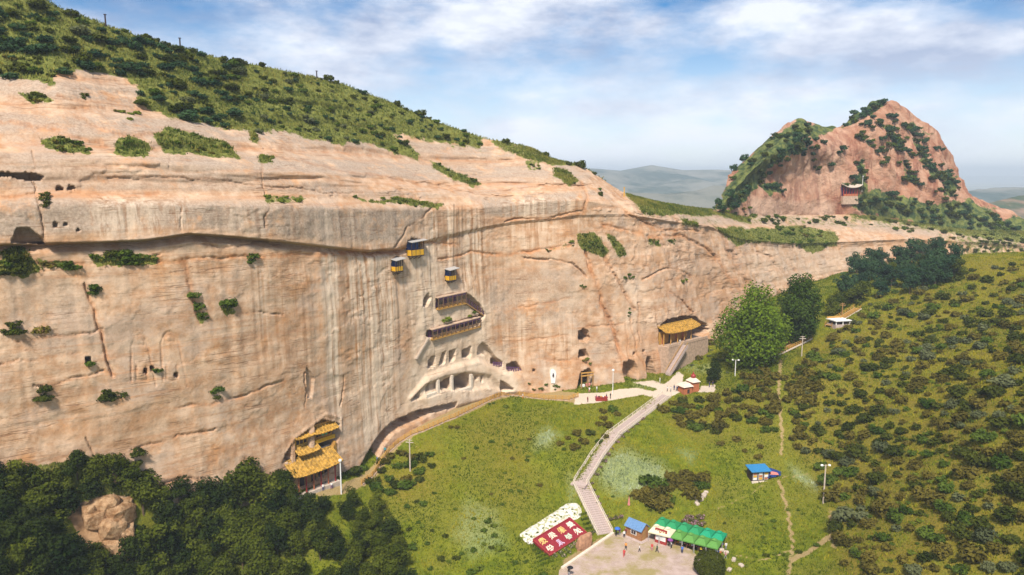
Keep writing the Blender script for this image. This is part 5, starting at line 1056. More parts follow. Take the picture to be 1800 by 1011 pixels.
def place_shrub(p, r, kind, label, group, name='shrub', cat='shrub', tall=1.0):
    if name == 'shrub' and cat == 'shrub':
        SHRUBS.append((r / (Vector(p) - Vector((0, 0, CAMZ))).length, Vector(p), r, kind, label, group, tall)); return
    put_shrub(p, r, kind, label, group, name, cat, tall)
def put_shrub(p, r, kind, label, group, name='shrub', cat='shrub', tall=1.0):
    o = link(name, random.choice(SH[kind]), label=label, cat=cat, group=group, loc=p); s = r * random.uniform(.85, 1.15)
    o.scale = (s * random.uniform(.85, 1.2), s * random.uniform(.85, 1.2), s * tall * random.uniform(.8, 1.15)); o.rotation_euler = (0, 0, random.uniform(0, 6.28)); return o
def scatter(poly, n, gap, objs, rng, seed, accept=None):
    """spread points over the terrain inside a photo outline, spaced by real distance: (point, normal)"""
    R = random.Random(seed); q = np.array(poly, float); lo, hi = q.min(0), q.max(0); out = []
    for _ in range(n * 14):
        if len(out) >= n: break
        u, v = R.uniform(lo[0], hi[0]), R.uniform(lo[1], hi[1])
        if poly_sd(np.array([u]), np.array([v]), q)[0] < 0: continue
        c = cast(u, v)
        if c is None or c[3] not in objs: continue
        if R.random() > min(1.0, (c[0] / 260.0) ** 2 * rng): continue          # even out: far ground covers fewer photo points
        if accept and not accept(c[1]): continue
        if all((c[1] - e[0]).length > gap for e in out): out.append((c[1], c[2]))
    return out
# hillside right of the valley
def hill_r(p): return random.choice((random.uniform(1.0, 1.7), random.uniform(1.6, 2.7))) * (1.1 if p.y < 150 else 1)
def hill_label(p, nm):
    u, v = proj(np.array(p))
    where = 'close to the tall tan pole with two lamps' if (u < 1560 and v > 780) else 'below the viewing shelter' if u < 1580 and v > 560 else 'near the grove under the far rock wall' if v < 560 else 'on the middle of the shrubby hillside' if v < 760 else 'on the lower shrubby hillside facing the forecourt'
    return 'rounded %s shrub %s' % (nm, where)
for i, (p, n) in enumerate(scatter([(1385,650),(1440,610),(1475,580),(1520,540),(1600,490),(1820,455),(1820,1025),(1480,1025),(1462,900),(1420,800),(1385,720)], 430, 2.6, (GROUND,), 2.2, 11)):
    k = random.choices(('dark', 'olive', 'grey', 'mid'), (3.6, 4.6, 1.4, 1.8))[0]; nm = {'dark': 'dark green', 'olive': 'olive brown', 'grey': 'grey-green', 'mid': 'mid green'}[k]
    place_shrub(p, hill_r(p), k, hill_label(p, nm), '%s shrubs on the right hillside' % nm)
for p, n in scatter([(1820,460),(2080,440),(2080,1025),(1820,1025)], 110, 3.0, (GROUND,), 2.2, 12):
    SHRUBS.append((0.0, p, hill_r(p), random.choice(('dark', 'olive', 'mid')), '', '', 1.0))      # the hillside goes on beyond the frame
for p, n in scatter([(1385,650),(1440,610),(1520,540),(1600,490),(1820,455),(1820,1025),(1480,1025),(1462,900),(1420,800)], 420, 1.3, (GROUND,), 2.2, 13):
    SHRUBS.append((0.0, p, random.uniform(.45, .95), random.choice(('dark', 'olive', 'olive', 'mid', 'bright')), '', '', .9))      # low undergrowth between the bushes
# olive thickets beside the plateau and on the slope
for poly, n, gap, rr, where in (([(1165,722),(1195,700),(1245,705),(1285,685),(1335,650),(1368,655),(1366,770),(1310,745),(1255,768),(1190,752)], 62, 2.3, 1.9, 'in the thicket below the plateau'), ([(1112,868),(1140,850),(1175,852),(1200,830),(1240,845),(1235,880),(1180,890),(1130,890)], 14, 2.6, 2.4, 'in the clump beside the pale rocks'),
     ([(1030,745),(1075,715),(1090,730),(1050,790),(1000,790),(960,790),(975,770)], 14, 2.6, 1.5, 'on the left bank of the long staircase'), ([(660,815),(700,790),(760,800),(760,845),(690,870),(640,872)], 24, 2.4, 1.7, 'around the utility pole below the cliff walk'), ([(1255,770),(1300,770),(1360,790),(1330,810),(1280,800)], 8, 3, 1.3, 'on the slope above the blue-roofed stall'), ([(1380,660),(1420,640),(1440,700),(1400,800),(1376,760)], 22, 2.4, 1.6, 'beside the narrow trail at the hillside foot')):
    for p, n_ in scatter(poly, n, gap, (GROUND,), 2.5, int(poly[0][0])):
        if poly[0][0] == 1112: rr_ = rr
        place_shrub(p, rr * random.uniform(.75, 1.2), random.choices(('olive', 'mid', 'dark'), (6, 1, 1))[0] if poly[0][0] != 660 else random.choice(('olive', 'mid', 'dark')), 'bushy shrub %s' % where, 'olive shrubs %s' % where)
# crest of the cliff
CREST = [(-20,-20),(120,-30),(230,40),(330,78),(430,108),(560,126),(650,142),(720,180),(850,238),(846,264),(760,250),(700,238),(738,276),(640,252),(540,244),(440,232),(300,208),(236,178),(242,150),(150,122),(95,140),(-20,138)]
for p, n in scatter(CREST, 270, 1.7, (CLIFF,), 1.3, 21):
    u, v = proj(np.array(p)); left = u < 420
    k = random.choices(('blue', 'dark', 'mid', 'grey'), (5, 4, 1, .5) if left else (3, 2, 2, 1.5))[0]; nm = {'blue': 'bluish green', 'dark': 'dark green', 'mid': 'fresh green', 'grey': 'grey-green'}[k]
    place_shrub(p, random.uniform(.8, 2.0) * (1.25 if left else .85), k, 'low %s shrub on the grassy cliff top' % nm, '%s shrubs on the cliff top' % nm, tall=.8)
for u, v, r in ((578,138,1.9),(592,142,1.0),(260,64,1.4),(275,70,1.1),(255,62,1.2),(700,184,1.6),(740,192,1.9),(1020,294,2.2),(960,273,1.6),(890,252,1.5),(1000,290,1.2),(460,115,1.2),(395,102,1.3),(1045,305,1.0),(340,86,1.2)):
    for dv in range(0, 40, 2):
        c = cast(u, v + dv, (CLIFF,))
        if c: break
    place_shrub(c[1], r, 'dark', 'dark shrub standing out on the skyline of the cliff top', 'skyline shrubs of the cliff top', tall=1.15)
# patches on ledges of the wall
PATCH = [([(72,246),(100,237),(150,256),(160,268),(110,266)],9,'mid'),([(202,250),(230,243),(258,252),(258,270),(222,274)],7,'mid'),([(268,236),(300,226),(360,242),(400,252),(420,275),(330,266)],20,'mid'),([(436,232),(452,234),(450,252)],3,'mid'),([(451,269),(484,277),(478,287)],4,'bright'),([(32,167),(60,161),(92,178),(60,184)],6,'dark'),([(100,120),(20,120),(0,100),(60,100)],8,'dark'),
 ([(757,282),(800,300),(842,318),(830,326),(790,310)],12,'mid'),([(618,346),(700,348),(778,360),(760,368),(700,358)],13,'bright'),([(465,342),(540,346),(530,354),(470,356)],7,'bright'),([(972,294),(1000,302),(1018,320),(1000,326)],10,'dark'),([(927,286),(950,288),(950,300)],4,'dark'),([(1015,414),(1044,410),(1068,440),(1058,450),(1024,438)],14,'mid'),([(1065,410),(1084,420),(1103,450),(1090,453)],9,'mid'),([(1137,424),(1158,422),(1158,433)],5,'mid'),([(1170,425),(1186,422),(1184,431)],4,'mid'),
 ([(1105,344),(1200,355),(1330,368),(1320,392),(1260,378),(1200,376),(1130,372)],26,'bright'),([(1258,400),(1330,404),(1400,398),(1468,410),(1466,428),(1425,440),(1340,423)],34,'mid'),([(1197,384),(1228,393),(1226,401)],5,'bright'),([(-5,442),(40,434),(58,460),(72,478),(0,484)],14,'dark'),([(62,458),(128,464),(128,474),(80,474)],6,'mid'),([(162,454),(220,446),(273,454),(270,466),(200,464)],13,'mid'),
 ([(340,515),(352,545),(366,568),(352,570)],5,'mid'),([(388,541),(407,534),(412,549)],3,'mid'),([(62,345),(90,340),(84,370),(64,370)],4,'dark'),([(178,692),(205,680),(210,700),(185,706)],4,'dark'),([(58,695),(80,686),(86,708),(62,712)],3,'dark'),([(365,696),(386,686),(380,704)],3,'mid'),([(0,572),(30,570),(34,590),(0,594)],4,'dark'),([(62,582),(82,580),(80,590)],2,'dark'),([(432,458),(444,456),(442,466)],2,'mid'),([(148,508),(175,508),(172,522)],3,'mid'),([(100,250),(100,250.5),(102,252)],1,'mid'),
 ([(1015,503),(1034,503),(1030,516)],3,'mid'),([(1090,478),(1115,486),(1110,500),(1095,492)],5,'mid'),([(1186,488),(1210,488),(1200,502)],4,'bright'),([(1020,633),(1040,630),(1038,642),(1020,640)],3,'bright'),([(955,438),(970,436),(968,444)],2,'bright'),([(985,430),(1010,424),(1008,434)],3,'bright'),([(160,605),(150,640),(162,648)],1,'mid'),([(268,655),(280,652),(278,664)],1,'mid'),([(1100,530),(1112,540),(1108,560),(1098,548)],3,'mid'),([(200,195),(245,198),(240,206)],3,'bright'),([(130,165),(152,168),(148,176)],2,'dark'),([(1040,332),(1060,334),(1056,346)],4,'dark'),
 ([(920,674),(990,676),(990,694),(930,690)],9,'mid'),([(1168,640),(1182,622),(1190,640)],3,'mid'),([(230,190),(240,300),(226,260)],2,'bright'),([(820,552),(836,548),(836,554),(822,558)],2,'bright'),([(775,566),(792,562),(792,568)],2,'bright'),([(1640,400),(1700,412),(1800,412),(1800,465),(1720,450),(1660,440)],46,'dark'),([(1560,400),(1600,398),(1610,412),(1570,412)],6,'mid'),([(1300,376),(1420,380),(1500,378),(1600,388),(1640,396),(1640,412),(1500,398),(1330,396)],34,'dark')]
for poly, n, k in PATCH:
    side = 'far right cliff' if poly[0][0] > 1500 else 'rock wall'
    for p, nn in scatter(poly, n, .7, (CLIFF, PEAK), 9, int(poly[0][0] + poly[0][1])):
        kk = k if random.random() < .75 else random.choice(('dark', 'mid', 'olive')); nm = {'dark': 'dark green', 'mid': 'green', 'olive': 'olive', 'bright': 'yellow-green'}[kk]
        place_shrub(p - nn * .25, random.uniform(.65, 1.15) * (1.75 if p.z < 66 and p.y < 215 else 2.0 if p.y > 330 else 1.35 if p.y > 260 else 1), kk, 'small %s shrub growing on a ledge of the %s' % (nm, side), '%s shrubs on ledges of the %s' % (nm, side), tall=.85)
# shrubs on the peak
PV = [([(1500,218),(1558,195),(1600,215),(1645,262),(1692,335),(1640,340),(1600,330),(1550,290)],64),([(1380,262),(1470,235),(1500,262),(1490,330),(1400,300)],14),([(1258,372),(1275,335),(1300,290),(1345,250),(1410,216),(1450,222),(1420,240),(1390,275),(1345,320),(1300,362)],46),([(1484,226),(1502,194),(1556,178),(1545,192),(1510,214)],16),([(1495,330),(1502,288),(1516,282),(1525,300),(1514,340)],12),([(1540,215),(1560,222),(1590,262),(1580,272)],12),([(1600,240),(1620,255),(1652,312),(1640,320)],16),([(1655,300),(1682,312),(1682,348),(1655,352)],14),([(1490,358),(1530,335),(1600,348),(1650,362),(1700,355),(1770,392),(1800,410),(1720,412),(1640,400),(1600,382)],70),([(1395,245),(1428,250),(1400,282)],8),([(1340,328),(1370,322),(1380,342)],6),([(1505,240),(1530,250),(1545,270)],8),([(1560,205),(1620,230),(1660,270),(1640,262)],14),([(1585,282),(1606,300),(1622,330),(1600,322)],9)]
for poly, n in PV:
    for p, nn in scatter(poly, n, 2.0, (PEAK,), 9, int(poly[0][0])):
        k = random.choices(('blue', 'dark', 'mid'), (5, 3, 1))[0]; place_shrub(p - nn * .5, random.uniform(1.6, 3.0), k, '%s shrub clinging to the far peak' % {'blue': 'bluish green', 'dark': 'dark green', 'mid': 'lighter green'}[k], '%s shrubs on the far peak' % k.replace('blue', 'bluish').replace('mid', 'lighter'), tall=.85)
for u, v in ((1262,345),(1308,283),(1290,300)):
    for dv in range(0, 30, 2):
        c = cast(u, v + dv, (PEAK,))
        if c: break
    place_shrub(c[1], 2.2, 'blue', 'upright dark shrub on the left skyline of the far peak', 'skyline shrubs of the far peak', tall=1.6)
# trees: trunk with limbs and a leafy crown
def limb(m, p, q, r0, r1): m.tube(p, q, r0, r1, 6)
def tree_parts(seed, h, R, n, leaf, mat, poplar=False):
    r = np.random.default_rng(seed); tm = MB(); z0 = h * (.22 if poplar else .3); limb(tm, (0, 0, -1.0), (0, 0, z0), .035 * h * .8, .026 * h); limb(tm, (0, 0, z0), (.02 * h, 0, h * .8), .026 * h, .006 * h); bl = []
    k = 26 if poplar else 15
    for i in range(k):
        a = r.random() * 6.28; t = (i + .5) / k
        if poplar: zc = h * (.16 + .78 * t); rad = R * (.35 + .65 * math.sin(math.pi * min(1, t * 1.05 + .06)) ** .8); q = rad * (.25 + .55 * r.random()); br = R * (.28 + .2 * r.random()) * (1.1 - .5 * t)
        else: zc = h * (.18 + .70 * r.random()); q = R * (.2 + .65 * r.random()) * (1.15 - .55 * (zc / h)); br = R * (.28 + .22 * r.random())
        c = (q * math.cos(a), q * math.sin(a), zc); bl.append((c, (br, br, br * (1.15 if poplar else .8)))); limb(tm, (0, 0, max(z0, zc - .25 * h)), c, .009 * h, .003 * h)
    bl.append(((0, 0, h * .6), (R * .45, R * .45, h * .26)))
    V, F, t = leaf_cloud(bl, n, leaf, seed, .45); return tm.mesh('trunk', C_BARK), np_mesh('crown', V, F, [mat], False, dict(tone=t))
TREES = dict(low=[tree_parts(900 + i, 8.0, 3.8, 2600, .30, L_WOOD) for i in range(3)], lowd=[tree_parts(930 + i, 8.0, 3.8, 2600, .30, L_DEEP) for i in range(2)], pop=[tree_parts(950 + i, 24.0, 11.5 - 2 * i, 13000, .42, L_POP if i == 0 else L_MID, True) for i in range(2)], grove=[tree_parts(970 + i, 10.0, 3.8, 1900, .34, L_BLUE) for i in range(3)])
def place_tree(p, kind, s, label, group=None, name='tree', i=None, sz=1.0):
    tm, cm = TREES[kind][random.randrange(len(TREES[kind])) if i is None else i]; T = thing(name, label, 'tree', p, random.uniform(0, 6.28), group); T.scale = (s * random.uniform(.9, 1.12), s * random.uniform(.9, 1.12), s * sz); link('trunk', tm, T); link('crown', cm, T); return T
c = cast(1322, 641, [GROUND])[1]; place_tree(c, 'pop', 1.06, 'tall bright green tree with a loose broad crown by the lower boardwalk', i=0)
c = cast(1398, 606, [GROUND])[1]; place_tree(c, 'pop', .96, 'tall darker green tree beside the bare tan pole', i=1)
c = cast(1256, 672, [GROUND])[1]; place_tree(c, 'lowd', .75, 'small dark tree on the plateau behind the brick shrine', sz=1.1)
for i, (p, n) in enumerate(scatter([(1455,560),(1480,500),(1520,450),(1600,440),(1680,470),(1690,500),(1620,515),(1560,520),(1500,545)], 46, 3.6, (GROUND, CLIFF), 9, 31)):
    g = down(p.x, p.y, 200); z = g.z if g and abs(g.z - p.z) < 6 else p.z; place_tree((p.x, p.y, z - .5), random.choice(('grove', 'grove', 'grove', 'low')), random.uniform(.75, 1.25), 'leafy tree in the grove at the foot of the far rock wall', 'grove trees below the far rock wall')
def wood_label(u, v, kd):
    col = 'dark' if kd == 'lowd' else 'mid green'
    where = 'around the sandstone outcrop' if 110 < u < 270 and v > 880 else 'on the bank under the left rock wall' if u < 250 else 'directly below the left grotto temple' if 470 < u < 620 and v < 930 else 'at the meadow edge of the wood' if u > 600 else 'against the rock wall beside the left grotto temple' if v < 920 else 'in the middle of the dense wood'
    return '%s leafy tree %s' % (col, where)
for uu, vv, sc_ in ((430,884,1.25),(462,888,1.1),(398,892,1.05),(500,880,.85)):
    c = cast(uu, vv, [GROUND])[1]; place_tree(c, 'low', sc_, 'taller bright green tree rising against the rock wall near the grotto temple', 'taller trees near the grotto temple')
for poly, n, gap, kinds, lab in (([(250,900),(330,880),(400,860),(440,845),(520,862),(560,880),(640,885),(690,920),(715,1040),(240,1040)], 62, 3.1, ('low', 'low', 'lowd'), 'leafy green tree in the dense wood below the left grotto temple'), ([(-20,860),(60,850),(120,830),(200,840),(240,870),(130,880),(110,980),(240,1000),(240,1040),(-20,1040)], 34, 3.0, ('lowd', 'lowd', 'low'), 'dark bushy tree on the bank under the left rock wall')):
    for p, n_ in scatter(poly, n, gap, (GROUND, CLIFF), 4, n):
        u, v = proj(np.array(p)); kd = random.choice(kinds); place_tree(p, kd, random.uniform(.62, 1.05) * (.8 if u > 560 or v < 890 else 1), wood_label(u, v, kd), wood_label(u, v, kd).replace('leafy tree', 'leafy trees'))
for u, v in ((236,820),(255,835),(215,842),(240,800),(262,850),(180,815),(205,860),(225,850)):
    c = cast(u, v); place_shrub(c[1], 1.6, 'dark', 'dark shrub rooted at the top of the left bank', 'dark shrubs on the left bank')
for u, v, r, k in ((620,830,2.2,'dark'),(605,838,1.6,'mid'),(648,848,1.3,'dark'),(636,826,1.6,'mid')):
    c = cast(u, v); place_shrub(c[1], r, k, 'dense shrub between the left grotto temple and the cliff walk', 'shrubs beside the left grotto temple')
for u, v, r in ((1220,610,2.6),(1235,620,2.4),(1250,606,2.2),(1228,632,1.8)):
    c = cast(u, v); place_shrub(c[1], r, random.choice(('olive', 'grey')), 'grey-olive shrub below the right stone terrace', 'shrubs below the right terrace')
# the 300 shrubs that show largest are objects of their own; the many small ones are one mass
# clipped round bush at the forecourt corner, flowering shrubs
V, F, t = leaf_cloud([((0, 0, 1.9), (3.0, 3.0, 2.6))], 5200, .17, 77, .86); c = pz(1247, 1008, .1); link('round_bush', np_mesh('round_bush', V, F, [L_DARK], False, dict(tone=t)), label='big clipped round dark bush at the forecourt corner', cat='bush', loc=c)
for u, v in [(1052,886),(1060,898),(1066,908),(1074,914),(1083,912),(1044,862),(1050,875),(1092,909),(1050,835),(1056,822),(1062,812),(1070,800),(1077,790),(1086,778),(1095,768),(1104,760),(1112,752),(1120,746),(1128,738),(1040,850)]:
    c = cast(u, v, [GROUND])[1]; place_shrub(c, random.uniform(.5, .85), 'pink', 'small pink flowering shrub in the row along the long staircase', 'pink shrubs along the staircase', cat='flowering shrub')
for u, v in [(1205,917),(1215,914),(1225,918),(1234,922),(1218,923),(1210,910),(1230,912)]:
    c = cast(u, v, [GROUND])[1]; place_shrub(c, random.uniform(.8, 1.2), 'pink', 'pink flowering shrub in the clump behind the green canopies', 'pink shrubs behind the canopies', cat='flowering shrub')
for u, v in [(975,978),(985,972),(995,967),(1003,962),(1010,957),(990,978),(1000,972),(1015,950),(1036,940),(1042,936)]:
    c = cast(u, v, [GROUND])[1]; place_shrub(c, random.uniform(.5, .8), 'flow', 'low flowering plant in the strip below the red emblem panel', 'flowering plants below the panel', cat='flowering shrub')
hm = MB().box(-1.5, 1.5, -.28, .28, 0, .55, .1)
def hedge_row(c, L, ang, label, group):
    r = np.random.default_rng(int(c[0] * 100)); bl = [((x, 0, .3), (.45, .32, .34)) for x in np.linspace(-L / 2, L / 2, max(3, int(L / .45)))]
    V, F, t = leaf_cloud(bl, 260, .1, int(c[1] * 10)); o = link('hedge_row', np_mesh('hedge_row', V, F, [L_MID], False, dict(tone=t)), label=label, cat='hedge', group=group, loc=c); o.rotation_euler = (0, 0, ang)
for i in range(6): c = cast(944 + i * 3.6, 960 + i * 6.0, [GROUND])[1]; hedge_row(c, 2.6, .55, 'short clipped hedge row on the left of the red emblem panel', 'hedge rows left of the panel')
for i in range(5): c = cast(1026 + i * 4.2, 905 + i * 8.0, [GROUND])[1]; hedge_row(c, 2.2, .55, 'short clipped hedge row between the red emblem panel and the staircase', 'hedge rows right of the panel')
for i, (u, v) in enumerate([(934,946),(945,938),(955,930),(966,926),(976,918),(986,910),(996,902),(1006,897),(950,945),(968,934),(985,924),(1000,912),(1010,904),(925,941),(990,897),(975,908)]):
    c = cast(u, v, [GROUND])[1]; place_shrub(c + Vector((0, 0, .15)), .32, 'bright', 'tiny green plant in the white pebble bed', 'plants in the pebble bed', name='bed_plant', cat='plant')
# bushes of the meadow
for poly, n, rr, kinds, lab in (([(770,740),(860,705),(960,740),(1000,790),(960,860),(900,900),(800,830)], 26, .8, ('mid', 'bright', 'olive'), 'low green tussock shrub on the meadow below the cliff'), ([(700,880),(780,860),(880,930),(980,985),(960,1030),(720,1030)], 40, 1.0, ('mid', 'bright', 'mid', 'dark'), 'low green shrub on the lower meadow beside the wood'), ([(1050,860),(1110,890),(1300,900),(1430,890),(1440,1000),(1300,1000),(1290,950),(1140,900)], 24, .7, ('mid', 'bright', 'dark'), 'low green shrub on the slope behind the canopies'), ([(1190,605),(1290,605),(1320,650),(1260,660),(1200,650)], 22, .9, ('mid', 'bright', 'grey'), 'low shrub on the bright grass below the big trees')):
    for p, n_ in scatter(poly, n, 1.6, (GROUND,), 3, n): place_shrub(p, rr * random.uniform(.6, 1.3), random.choice(kinds), lab, lab.split(' shrub ')[-1] + ' shrubs', tall=.8)
SHRUBS.sort(key=lambda q: -q[0])
for q in SHRUBS[:300]: put_shrub(q[1], q[2], q[3], q[4], q[5], tall=q[6])
def shrub_mass():
    kinds = sorted({q[3] for q in SHRUBS[300:]}); mats = {'dark': L_DARK, 'olive': L_OLIVE, 'mid': L_MID, 'blue': L_BLUE, 'grey': L_GREY, 'bright': L_BRIGHT}; V, F, T, I = [], [], [], []; n = 0
    proto = {}
    for k in range(4):
        r = np.random.default_rng(40 + k); bl = [((0, 0, .34), (.62, .62, .46))] + [((.55 * math.cos(a), .55 * math.sin(a), .2 + .35 * r.random()), (.36, .36, .3)) for a in r.random(6) * 6.28]
        proto[k] = leaf_cloud(bl, 150, .24, 60 + k)
    r = np.random.default_rng(8)
    for q in SHRUBS[300:]:
        v, f, t = proto[r.integers(4)]; a = r.random() * 6.28; s = q[2] * (.85 + .3 * r.random()); M = np.array([[math.cos(a), -math.sin(a), 0], [math.sin(a), math.cos(a), 0], [0, 0, 1]]) * s; M[2] *= q[6]
        V.append(v @ M.T + np.array(q[1])); F.append(f + n); n += len(v); T.append(np.clip(t * .7 + .3 * r.random(), 0, 1)); I.append(np.full(len(f), kinds.index(q[3])))
    link('small_shrubs', np_mesh('small_shrubs', np.concatenate(V), np.concatenate(F), [mats[k] for k in kinds], False, dict(tone=np.concatenate(T)), np.concatenate(I)), kind='stuff', label='small shrubs scattered over the cliff top, ledges, peak and slopes')
shrub_mass()
# ---- grass as one mass: blades over the ground, and over the cliff top
def tufts(name, P, H, mat, tone, label=None):
    n = len(P); r = np.random.default_rng(5); V, F, T = [], [], []
    for k in range(3):
        a = r.random(n) * 6.28; d = np.stack([np.cos(a), np.sin(a), a * 0], -1); w = H[:, None] * .22; off = r.normal(size=(n, 3)) * .16 * np.array([1, 1, 0]); tip = P + off + np.stack([r.normal(size=n) * .3, r.normal(size=n) * .3, np.ones(n)], -1) * H[:, None] * (.7 + .6 * r.random(n))[:, None]
        V += [np.stack([P + off - d * w, P + off + d * w, tip], 1)]; T.append(np.repeat(np.clip(tone + .25 * r.normal(size=n), 0, 1), 3))
    V = np.concatenate(V).reshape(-1, 3); return link(name, np_mesh(name, V, np.arange(len(V)).reshape(-1, 3), [mat], False, dict(tone=np.concatenate(T))), kind='stuff', label=label)
def grass_material(name, a, b, c):
    m = Mt(name, .9, .1); t = m.attr('tone'); m.color(m.mix(m.ramp(t, .45, .95), m.mix(m.ramp(t, .0, .5), a, b), c)); return m.m
NG = 230000; rg = np.random.default_rng(3); gx, gy = rg.uniform(-70, 220, NG), rg.uniform(95, 350, NG); gz = ground_z(gx, gy); gu, gv = proj(np.stack([gx, gy, gz], -1))
from_idx = lambda A: A[np.clip(((gy - ys[0]) / (ys[1] - ys[0])).round().astype(int), 0, len(ys) - 1), np.clip(((gx - xs[0]) / (xs[1] - xs[0])).round().astype(int), 0, len(xs) - 1)]
ok = (gu > -40) & (gu < 2080) & (gv < 1060) & (from_idx(g_dirt) < .45) & (from_idx(g_paved) < .3) & (from_idx(g_rock) < .4) & (poly_sd(gu, gv, [(975,1060),(980,990),(1050,938),(1130,920),(1170,905),(1290,965),(1230,1000),(1240,1060)]) < 0) & (poly_sd(gu, gv, [(912,941),(1000,884),(1022,888),(1032,940),(968,982),(948,955)]) < 0)
gx, gy, gz, gu, gv = gx[ok], gy[ok], gz[ok], gu[ok], gv[ok]; Q3 = np.stack([gx, gy, gz], -1); tone = np.clip(.40 + 1.25 * fbm(Q3 / 11, 4, 6) + .3 * fbm(Q3 / 2.2, 2, 8), 0, 1); tone = np.clip(tone + .30 * from_idx(g_dry), 0, 1); sil = from_idx(g_silver) if len(gx) == NG else g_silver[np.clip(((gy - ys[0]) / (ys[1] - ys[0])).round().astype(int), 0, len(ys) - 1), np.clip(((gx - xs[0]) / (xs[1] - xs[0])).round().astype(int), 0, len(xs) - 1)]
hgt = .30 + .22 * rg.random(len(gx)); tufts('meadow_grass', Q3[sil < .5], hgt[sil < .5], grass_material('meadow_blades', (.044, .074, .003), (.145, .175, .006), (.310, .262, .020)), tone[sil < .5], 'green and yellowish grass covering the valley slopes')
tufts('silver_grass', Q3[sil >= .5], hgt[sil >= .5] * 1.2, grass_material('silver_blades', (.16, .20, .09), (.30, .35, .18), (.42, .46, .30)), tone[sil >= .5], 'pale silvery weeds growing in patches on the slope')
vi = np.argwhere(veg[:-8] > .62); vi = vi[rg.integers(0, len(vi), 42000)]; cp = CPOS[vi[:, 0], vi[:, 1]] + rg.normal(size=(len(vi), 3)) * .3 * np.array([1, 1, .1]); tc_ = np.clip(.45 + .9 * fbm(cp / 7, 3, 16), 0, 1)
tufts('cliff_top_grass', cp, .35 + .3 * rg.random(len(cp)), grass_material('cliff_blades', (.050, .075, .012), (.125, .140, .022), (.240, .210, .045)), tc_, 'rough grass covering the top of the cliff')
# ---------------------------------------------------------------- people
def body_mesh(pose):
    """one continuous skinned figure, 1.7 m tall, facing -Y"""
    st = pose.get('stride', 0.0); arm = pose.get('arm', 'down'); V, E, R = [], [], []
    def vt(p, r, par=None):
        V.append(p); R.append(r)
        if par is not None: E.append((par, len(V) - 1))
        return len(V) - 1
    pel = vt((0, 0, .93), .135); wai = vt((0, -.01, 1.10), .125, pel); che = vt((0, -.01, 1.30), .155, wai); nk = vt((0, 0, 1.44), .062, che); hd = vt((0, -.02, 1.53), .085, nk); hm_ = vt((0, -.02, 1.62), .098, hd); vt((0, -.005, 1.70), .070, hm_); vt((0, -.115, 1.575), .016, hd)
    for s in (-1, 1):
        sh = vt((s * .17, 0, 1.38), .068, che)
        if arm == 'up' and s == 1: el = vt((s * .24, -.12, 1.22), .046, sh); wr = vt((s * .16, -.26, 1.36), .034, el); ha = vt((s * .15, -.27, 1.42), .036, wr); th = vt((s * .12, -.30, 1.43), .012, ha); f = [(s * (.13 + .015 * i), -.29 - .004 * i, 1.48) for i in range(4)]
        elif arm == 'fwd': el = vt((s * .22, -.02, 1.12), .046, sh); wr = vt((s * .14, -.22, 1.08), .034, el); ha = vt((s * .12, -.28, 1.09), .036, wr); th = vt((s * .07, -.29, 1.11), .012, ha); f = [(s * (.09 + .018 * i), -.36, 1.08) for i in range(4)]
        else: sw = -s * st * .5; el = vt((s * .23, .02 + sw * .3, 1.11), .046, sh); wr = vt((s * .24, -.04 + sw, .88), .034, el); ha = vt((s * .24, -.06 + sw, .81), .038, wr); th = vt((s * .21, -.10 + sw, .79), .012, ha); f = [(s * .24, -.09 + sw + .02 * i, .72 + .005 * i) for i in range(4)]
        for q in f: vt(q, .010, ha)
        hp = vt((s * .095, 0, .88), .098, pel); kn = vt((s * .10, -.02 - s * st * .55, .50), .066, hp); an = vt((s * .10, .03 - s * st * 1.1 + abs(st) * .1, .09), .042, kn); vt((s * .11, -.12 - s * st * 1.1 + abs(st) * .1, .04), .036, an)
    me = bpy.data.meshes.new('person'); me.from_pydata(V, E, []); o = bpy.data.objects.new('tmp_person', me); COL.objects.link(o)
    o.modifiers.new('s', 'SKIN'); 
    for i, v in enumerate(me.skin_vertices[0].data): v.radius = (R[i], R[i] * (.78 if i in (0, 1, 2) else 1)); v.use_root = (i == 0)
    sub = o.modifiers.new('d', 'SUBSURF'); sub.levels = 1; sub.render_levels = 1
    dg = bpy.context.evaluated_depsgraph_get(); out = bpy.data.meshes.new_from_object(o.evaluated_get(dg)); bpy.data.objects.remove(o); out.name = 'person'
    out.materials.clear()
    for _ in range(5): out.materials.append(None)
    for f in out.polygons:
        c = f.center; f.use_smooth = True
        if c.z > 1.46: k = 3 if (c.z > 1.665 or (c.y > .005 and c.z > 1.50) or (abs(c.x) > .08 and c.z > 1.6)) else 0
        elif c.z > 1.41 and abs(c.x) < .08: k = 0
        elif abs(c.x) > .17 and c.z < .90 and c.z > .68: k = 0
        elif arm in ('up', 'fwd') and c.y < -.235 and c.z > 1.0: k = 0
        elif c.z > .90 or (abs(c.x) > .19 and c.z > .7): k = 1
        elif c.z > .085: k = 2
        else: k = 4
        f.material_index = k
    return out
BODY = [body_mesh(p) for p in (dict(stride=.0), dict(stride=.22), dict(stride=-.2, arm='fwd'), dict(stride=.1, arm='up'), dict(stride=-.26))]
SKIN = flat('skin', (.48, .27, .17), .6, .05); HAIR = flat('hair', (.018, .014, .012), .6)
CL = dict(white=(.72, .70, .68), navy=(.025, .035, .13), black=(.016, .016, .02), red=(.52, .03, .035), orange=(.78, .27, .02), blue=(.04, .14, .50), teal=(.02, .30, .36), purple=(.20, .05, .20), yellow=(.78, .58, .03), green=(.05, .10, .06), maroon=(.18, .02, .03), pink=(.62, .25, .28), grey=(.30, .30, .32))
def cloth(c): return flat('cloth_' + c, CL[c], .85, .1, 8)
